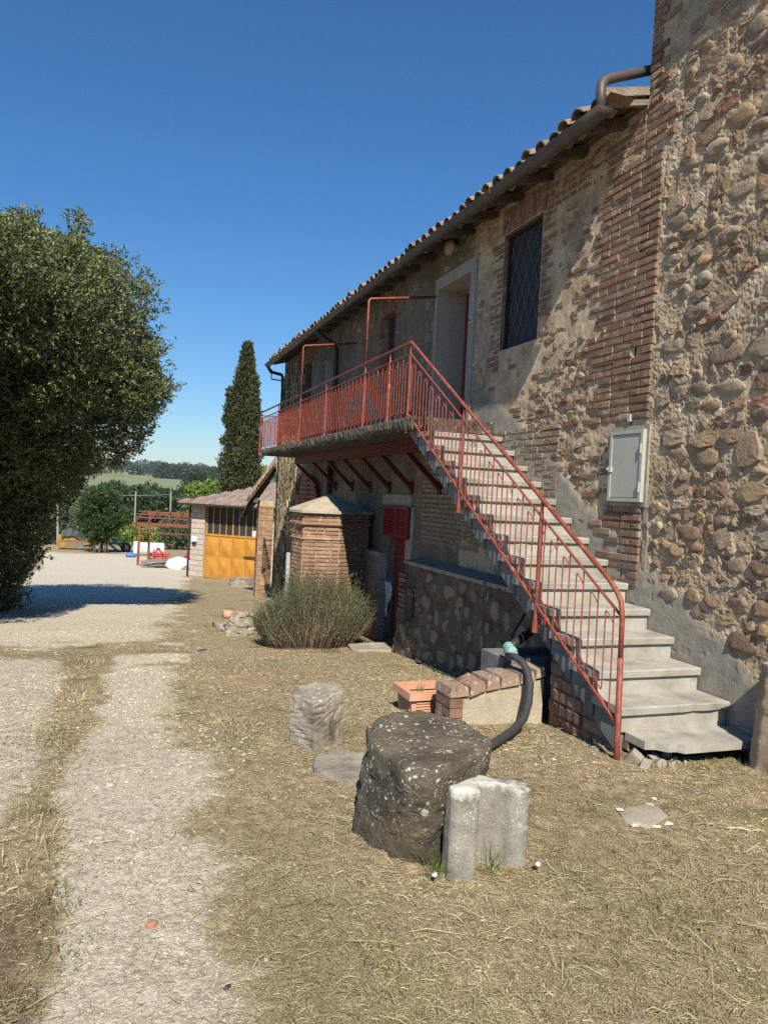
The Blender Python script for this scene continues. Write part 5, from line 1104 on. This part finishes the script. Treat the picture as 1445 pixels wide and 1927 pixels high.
for (x, ra) in ((0, .42), (.02, .46), (.28, .46), (.30, .42), (1.75, .42), (1.75, .36), (.02, .36)):
    for i in range(n): t = 2*math.pi*i/n; vs.append((1.30+x*.97, 46.3-.25*x+ra*math.cos(t)*.98, zt_+ra*math.sin(t)))
fs = [(k*n+i, k*n+(i+1) % n, ((k+1) % 7)*n+(i+1) % n, ((k+1) % 7)*n+i) for k in range(7) for i in range(n)]
part('barrel', b.add(vs, fs), m_white, cp, True); part('inside', MB().tube([(1.75, 46.2, zt_), (1.78, 46.2, zt_)], .355, 16), m_dark, cp)
rm = thing('red_implement', 'red farm implement beside the white pipe', 'implement', (2.5, 43.5, -2.4)); z0 = zgs(2.6, 43.5)
part('frame', MB().beam((1.95, 43.6, z0+.22), (3.15, 43.2, z0+.26), .12, .10).beam((2.0, 44.1, z0+.24), (3.1, 43.8, z0+.22), .10, .09).beam((2.3, 43.4, z0+.22), (2.35, 44.0, z0+.24), .08, .08).beam((2.9, 43.2, z0+.26), (2.95, 43.9, z0+.24), .08, .08), m_redm, rm)
for i in range(6): part('tine', MB().tube([(2.0+i*.2, 43.5, z0+.26), (2.02+i*.2, 43.3, z0+.36-.05*(i % 2)), (2.08+i*.2, 43.15, z0+.02)], .035, 6), m_redm, rm)
part('hitch', MB().beam((2.4, 43.5, z0+.28), (2.52, 43.7, z0+.58), .07, .07).beam((2.75, 43.5, z0+.28), (2.56, 43.7, z0+.58), .07, .07), m_redm, rm)
rm = thing('red_cart', 'small red machine part at the foot of the pergola rear post', 'implement', (4.0, 41, -2.3)); z0 = zgs(4.0, 41)
part('body', MB().prism([(3.72, z0+.15), (4.2, z0+.15), (4.15, z0+.5), (3.85, z0+.45)], 40.8, 41.2, 'y'), m_redm, rm); part('wheel', MB().tube([(3.8, 40.74, z0+.15), (3.8, 40.80, z0+.15)], .15, 12), m_blackframe, rm); part('wheel', MB().tube([(4.12, 40.74, z0+.15), (4.12, 40.80, z0+.15)], .15, 12), m_blackframe, rm)
lump('blue_bundle', 'small blue plastic bundle before the white pipe', 'bundle', (1.15, 44.6, zgs(1.15, 44.6)+.12), (.3, .22, .17), m_blue, 9, .4, 9)
hr_ = thing('teal_harrow', 'teal steel harrow with a rubber wheel right of the tree guard', 'harrow', (.5, 52, -2.8)); z0 = zgs(.5, 51.5)
for (a, c) in (((-.3, 51.5, .55), (1.1, 51.3, .5)), ((-.2, 52.3, .5), (1.0, 52.1, .45)), ((-.3, 51.5, .55), (.2, 52.3, .5)), ((1.1, 51.3, .5), (.9, 52.1, .45)), ((.2, 51.4, .5), (.6, 51.3, .95)), ((-1.9, 51.0, .25), (-.9, 51.2, .45)), ((-.1, 51.4, .5), (.5, 51.2, .05)), ((.5, 51.4, .5), (.9, 51.0, .1))): part('bar', MB().beam((a[0], a[1], z0+a[2]), (c[0], c[1], z0+c[2]), .13, .11), m_teal, hr_)
wh = part('wheel', MB().tube([(.96, 50.9, z0+.30), (.98, 51.1, z0+.30)], .33, 16), m_blackframe, hr_); part('rim', MB().tube([(.95, 50.88, z0+.30), (.96, 50.9, z0+.30)], .17, 12), m_reveal, wh)
dz = thing('yellow_crawler', 'old yellow crawler tractor under a dark tarpaulin', 'crawler', (-2.2, 53, -2.9)); z0 = zgs(-2.2, 53)
for s_ in (0, 1):
    yy = 52.4+s_*1.1; t_ = [(-3.15, z0+.1), (-1.25, z0+.1), (-1.05, z0+.32), (-1.2, z0+.55), (-3.1, z0+.62), (-3.3, z0+.35)]; tk = part('track', MB().prism(t_, yy, yy+.35, 'y'), m_mud, dz)
    for i in range(2): part('sprocket', MB().tube([(-2.9+i*1.5, yy-.03, z0+.34), (-2.9+i*1.5, yy, z0+.34)], .2, 12), m_mach, tk)
    for i in range(16): part('track_shoe', MB().box(-3.1+i*.12, -3.02+i*.12, yy-.02, yy+.37, z0+.56, z0+.64), m_mud, tk)
part('hull', MB().box(-3.25, -1.1, 52.6, 53.4, z0+.5, z0+.95), m_mach, dz); part('seat', MB().box(-1.15, -.45, 52.7, 53.3, z0+.75, z0+.9).box(-.7, -.6, 52.7, 53.3, z0+.5, z0+1.2), m_mach, dz)
tp = MB(); vs = []
for i in range(10):
    for j in range(6): vs.append((-3.0+i*.2, 52.45+j*.2, z0+1.0+.38*math.sin(math.pi*min(1, (i+1.5)/8))*(.6 if i > 5 else 1)+.06*math.sin(i*2.3+j*1.7)-(.45 if j in (0, 5) else 0)))
part('tarpaulin', tp.add(vs, [(i*6+j, i*6+6+j, i*6+7+j, i*6+1+j) for i in range(9) for j in range(5)]), m_tarp, dz)
for i, (x, y, zt2, lean_, lab) in enumerate(((-3.55, 54, 1.6, .1, 'leaning grey wooden pole left of the crawler'), (2.1, 75, -.2, 0, 'grey utility pole beyond the young tree'), (5.2, 73, 0, .0, 'pale post standing in the vines behind the pergola'))):
    p_ = thing('utility_pole', lab, 'pole', (x, y, zgs(x, y))); part('shaft', MB().tube([(x+lean_*3, y, zgs(x, y)-.2), (x, y, zt2+1.0)], [.09, .07], 7), m_pole, p_); part('cap', MB().tube([(x, y, zt2+1.0), (x, y, zt2+1.08)], .09, 7), m_pole, p_)
wr = thing('overhead_wire', 'thin sagging wire between the utility poles', 'wire', (2, 74, .5)); part('cable', MB().tube([(x, 75-.6*(x-2.1), .78-.35*math.sin(math.pi*(x+4)/9.2)) for x in np.linspace(-4, 5.2, 12)], .02, 4), m_pole, wr)

# ------------------------------------------------------------------ litter: straw, pebbles, tufts, shards
def ground_z(x, y):
    z = zg(x, y); g, d, h = masks(x, y); nr = sstep(14, 7, y)
    return z + nr*((fbm(x*9, y*9, 0, 61, 4)-.5)*.035 + (fbm(x*30, y*30, 0, 71, 2)-.5)*.012)*(1-.45*g), g, d, h
def scatter(n, ymax, pw=1.6):
    u = rng.uniform(0, 1, n); d = 1.5+(ymax-1.5)*u**pw; ang = rng.uniform(-.24, .86, n); return d*np.sin(ang)*1.0, d*np.cos(ang)
def straw(n, ymax, lmin, lmax, w, mat, name, label, pick, zoff=.004, lift=.25):
    x, y = scatter(n, ymax); keep = (x < 3.8) | (y < 3.4); x, y = x[keep], y[keep]; z, g, d, h = ground_z(x, y)
    k = rng.uniform(0, 1, len(x)) < pick(x, y, g, d, h); x, y, z = x[k], y[k], z[k]; m = len(x)
    a = rng.uniform(0, 2*math.pi, m); ln = (lmin+(lmax-lmin)*rng.uniform(0, 1, m)**2.2); dist = np.hypot(x, y); ww = w*rng.uniform(.6, 1.2, m)*np.clip(dist/3.2, .75, 2.6)
    el = rng.uniform(-.05, lift, m); D = np.stack([np.cos(a)*np.cos(el), np.sin(a)*np.cos(el), np.sin(el)], -1); cv = rng.normal(0, .28, m)
    Sd = np.stack([-np.sin(a), np.cos(a), np.zeros(m)], -1); tilt = np.stack([np.zeros(m), np.zeros(m), rng.normal(0, .5, m)], -1); Sw = Sd+tilt
    P0 = np.stack([x, y, z+zoff], -1); P1 = P0+D*(ln*.5)[:, None]+Sd*(cv*ln*.25)[:, None]; P1[:, 2] += ln*.08; P2 = P0+D*ln[:, None]; P2[:, 2] = np.maximum(P2[:, 2]-ln*.10, z)
    V = np.stack([P0-Sw*ww[:, None]/2, P0+Sw*ww[:, None]/2, P1-Sw*ww[:, None]/2, P1+Sw*ww[:, None]/2, P2-Sw*ww[:, None]/5, P2+Sw*ww[:, None]/5], 1).reshape(-1, 3)
    i = np.arange(m)[:, None]*6; F = np.concatenate([i+np.array([[0, 1, 3, 2]]), i+np.array([[2, 3, 5, 4]])], 0)
    tag(link(name, fastmesh(name, V, F, mat)), label, 'grass', None, 'stuff')
straw(360000, 16, .006, .040, .0022, m_straw, 'dry_grass', 'short cut dry grass lying all over the yard', lambda x, y, g, d, h: np.clip(1.0-g*.82-d*.30, .05, 1)*np.clip(.45+1.1*fbm(x*3, y*3, 0, 103, 2), 0, 1), lift=.16)
straw(4500, 6, .06, .26, .0026, m_straw, 'straw_stalks', 'long pale straw stalks lying on the cut grass', lambda x, y, g, d, h: np.clip(.8-g*.75, .04, 1)*np.clip(fbm(x*1.5, y*1.5, 0, 83, 2)*2-.55, 0.02, 1), zoff=.012, lift=.12)
straw(40000, 6, .015, .09, .0025, m_hay, 'green_hay', 'greenish mown hay strewn over the gravel edge', lambda x, y, g, d, h: np.clip(h*1.0+.55*(fbm(x*1.7, y*1.7, 0, 87, 3) > .56)*(1-g*.6), 0, 1), zoff=.01)
# pebbles
x, y = scatter(90000, 13, 1.5); z, g, d, h = ground_z(x, y); k = rng.uniform(0, 1, len(x)) < (.015+.9*g**1.5)*(1-.55*h); x, y, z = x[k], y[k], z[k]; m = len(x)
sz = .0028+.0095*rng.uniform(0, 1, m)**4.0; sz *= np.clip(np.hypot(x, y)/3, .8, 2.2)
oc = np.array([[1, 0, 0], [-1, 0, 0], [0, 1, 0], [0, -1, 0], [0, 0, 1], [0, 0, -1.]]); fo = np.array([[0, 2, 4], [2, 1, 4], [1, 3, 4], [3, 0, 4]])
a = rng.uniform(0, 6.283, m); Rm = np.stack([np.stack([np.cos(a), -np.sin(a)], -1), np.stack([np.sin(a), np.cos(a)], -1)], 1)
vo = oc[None]*rng.uniform(.6, 1.3, (m, 6, 1))*np.array([1, .75, .55]); xy = np.einsum('mij,mkj->mki', Rm, vo[..., :2]); V = np.concatenate([xy, vo[..., 2:]], -1)*sz[:, None, None]+np.stack([x, y, z+sz*.15], -1)[:, None]
F = (np.arange(m)[:, None, None]*6+fo[None]).reshape(-1, 3); tag(link('gravel', fastmesh('gravel', V.reshape(-1, 3), F, m_pebble)), 'loose pale gravel on the wheel tracks', 'gravel', None, 'stuff')
# grass tufts (green and dry)
def tufts(name, label, spots, mat, n0, hgt):
    Vs, Fs, o = [], [], 0
    for (cx, cy, rad) in spots:
        n = int(n0*rad*rad/.04)+20; a = rng.uniform(0, 6.283, n); q = rad*np.sqrt(rng.uniform(0, 1, n)); x, y = cx+q*np.cos(a), cy+q*np.sin(a)*1.5; z, *_ = ground_z(x, y)
        D = rdir(n)*.75+np.array([0, 0, 1.0]); V, F = leaf_quads(np.stack([x, y, z-.005], -1), D, rdir(n), rng.uniform(.4, 1.2, n)*hgt, np.full(n, .0042)*max(1, cy/3.5)); Vs.append(V); Fs.append(F+o); o += len(V)
    tag(link(name, fastmesh(name, np.concatenate(Vs), np.concatenate(Fs), mat)), label, 'grass', None, 'stuff')
tufts('green_tufts', 'low green weeds along the gravel edges and stair foot', [(-.12, 2.98, .07), (-.09, 2.72, .10), (-.15, 3.1, .06), (-.24, 2.5, .08), (.82, 4.95, .16), (-.22, 9.3, .12), (-.30, 5.35, .08), (1.52, 2.93, .07), (1.45, 3.02, .06), (3.5, 3.70, .10), (3.75, 3.66, .12), (3.95, 3.72, .10), (4.0, 3.5, .12), (2.95, 4.85, .10), (3.3, 3.75, .06), (1.6, 4.95, .08), (2.2, 2.35, .10), (2.5, 2.75, .08), (.95, 2.3, .12), (.62, 2.1, .08), (2.9, 9.75, .14), (1.95, 12.4, .22)], m_grass, 90, .055)
tufts('tall_weeds', 'tall thin green weeds between the dark boulder and the concrete block', [(1.42, 2.90, .05), (1.37, 2.95, .035), (1.60, 2.80, .03), (1.36, 2.86, .03)], m_grass, 260, .15)
tufts('dry_tufts', 'pale dry grass clumps on the strip between the wheel tracks', [(-.22, 9.25, .22), (-.32, 5.25, .16), (-.36, 5.5, .12), (-.30, 3.9, .10), (-.35, 3.3, .12), (-.20, 3.5, .08), (-.25, 7.0, .15), (.9, 5.6, .2)], m_straw, 110, .085)
# shards and small things
def shard(name, label, cat, x, y, s, mat, k, rot=0):
    z = float(ground_z(np.array([x]), np.array([y]))[0][0]); t = thing(name, label, cat, (x, y, z)); m = STONES[k].copy(); m.materials.clear(); m.materials.append(mat)
    link('piece', m, t, (x, y, z+s[2]*.3), (0, R(90), rot), (s[2], s[1], s[0])); return t
m_cap_o = flat('orange_shard', (.40, .19, .115), rough=.9, grain=.2)
shard('brick_shard', 'small orange brick fragment on the gravel track', 'brick', .20, 2.78, (.045, .03, .018), m_cap_o, 3, .4)
shard('brick_shard', 'long flat orange brick fragment in the grass near the bush', 'brick', 1.30, 7.75, (.20, .08, .02), m_cap_o, 5, .2)
shard('brick_shard', 'tiny orange chip right of the flat orange fragment', 'brick', 1.55, 7.45, (.08, .05, .02), m_cap_o, 6, 1.2)
shard('brick_shard', 'small reddish chip in the hay, nearest the bottom centre', 'brick', .80, 2.52, (.025, .018, .010), m_cap_o, 7, 1.0)
shard('plastic_scrap', 'dark scrap of plastic on the hay near the bottom', 'scrap', .41, 2.36, (.032, .02, .006), m_hose, 9, .8)
shard('plastic_scrap', 'dark blue scrap left of the bush', 'scrap', 1.20, 10.1, (.14, .07, .02), flat('dark_blue_scrap', (.03, .055, .10), rough=.7), 10, .3)
pst = shard('paving_stone', 'flat grey stone with white paint spots before the stairs', 'stone', 2.66, 3.12, (.34, .22, .02), m_cement, 12, .3)
for i, (x, y) in enumerate(((2.53, 3.03), (2.60, 3.13), (2.64, 3.00), (2.70, 3.10), (2.58, 3.20), (2.74, 3.02), (2.80, 3.24), (2.86, 3.28), (2.55, 3.10), (2.67, 3.16))):
    z = float(ground_z(np.array([x]), np.array([y]))[0][0]); rr = random.Random(i); q = [(x+(.010+.016*rr.random())*math.cos(t)*1.2, y+(.010+.016*rr.random())*math.sin(t)) for t in np.linspace(0, 6.283, 9)[:-1]]
    part('paint_fleck', MB().prism(q, z+.006, z+.009, 'z'), m_flower, pst)
for i, (x, y, lab) in enumerate(((1.335, 2.81, 'small white bindweed flower in the grass left of the concrete block'), (1.79, 2.74, 'small white bindweed flower at the right foot of the concrete block'))):
    z = float(ground_z(np.array([x]), np.array([y]))[0][0]); t = thing('white_flower', lab, 'flower', (x, y, z)); part('bloom', MB().tube([(x, y, z+.03), (x-.004, y-.008, z+.045)], [.004, .013], 9), m_flower, t, True); part('stalk', MB().tube([(x, y, z-.01), (x, y, z+.03)], .0015, 4), m_grass, t)

# ------------------------------------------------------------------ haze over the valley
hv = bpy.data.materials.new('haze_air'); hv.use_nodes = True; hn = hv.node_tree; hn.nodes.clear()
pv = hn.nodes.new('ShaderNodeVolumePrincipled'); pv.inputs['Color'].default_value = (.80, .88, 1.0, 1); pv.inputs['Density'].default_value = .00015; pv.inputs['Anisotropy'].default_value = .2
hn.links.new(pv.outputs[0], hn.nodes.new('ShaderNodeOutputMaterial').inputs['Volume'])
zmax = float(Z.max())+30
tag(link('haze', MB().box(float(gx[0])-50, float(gx[-1])+50, float(gy[0])-50, float(gy[-1])+50, float(Z.min())-1.5, zmax).mesh('haze', hv)), 'thin pale blue air over the valley', 'haze', None, 'stuff')
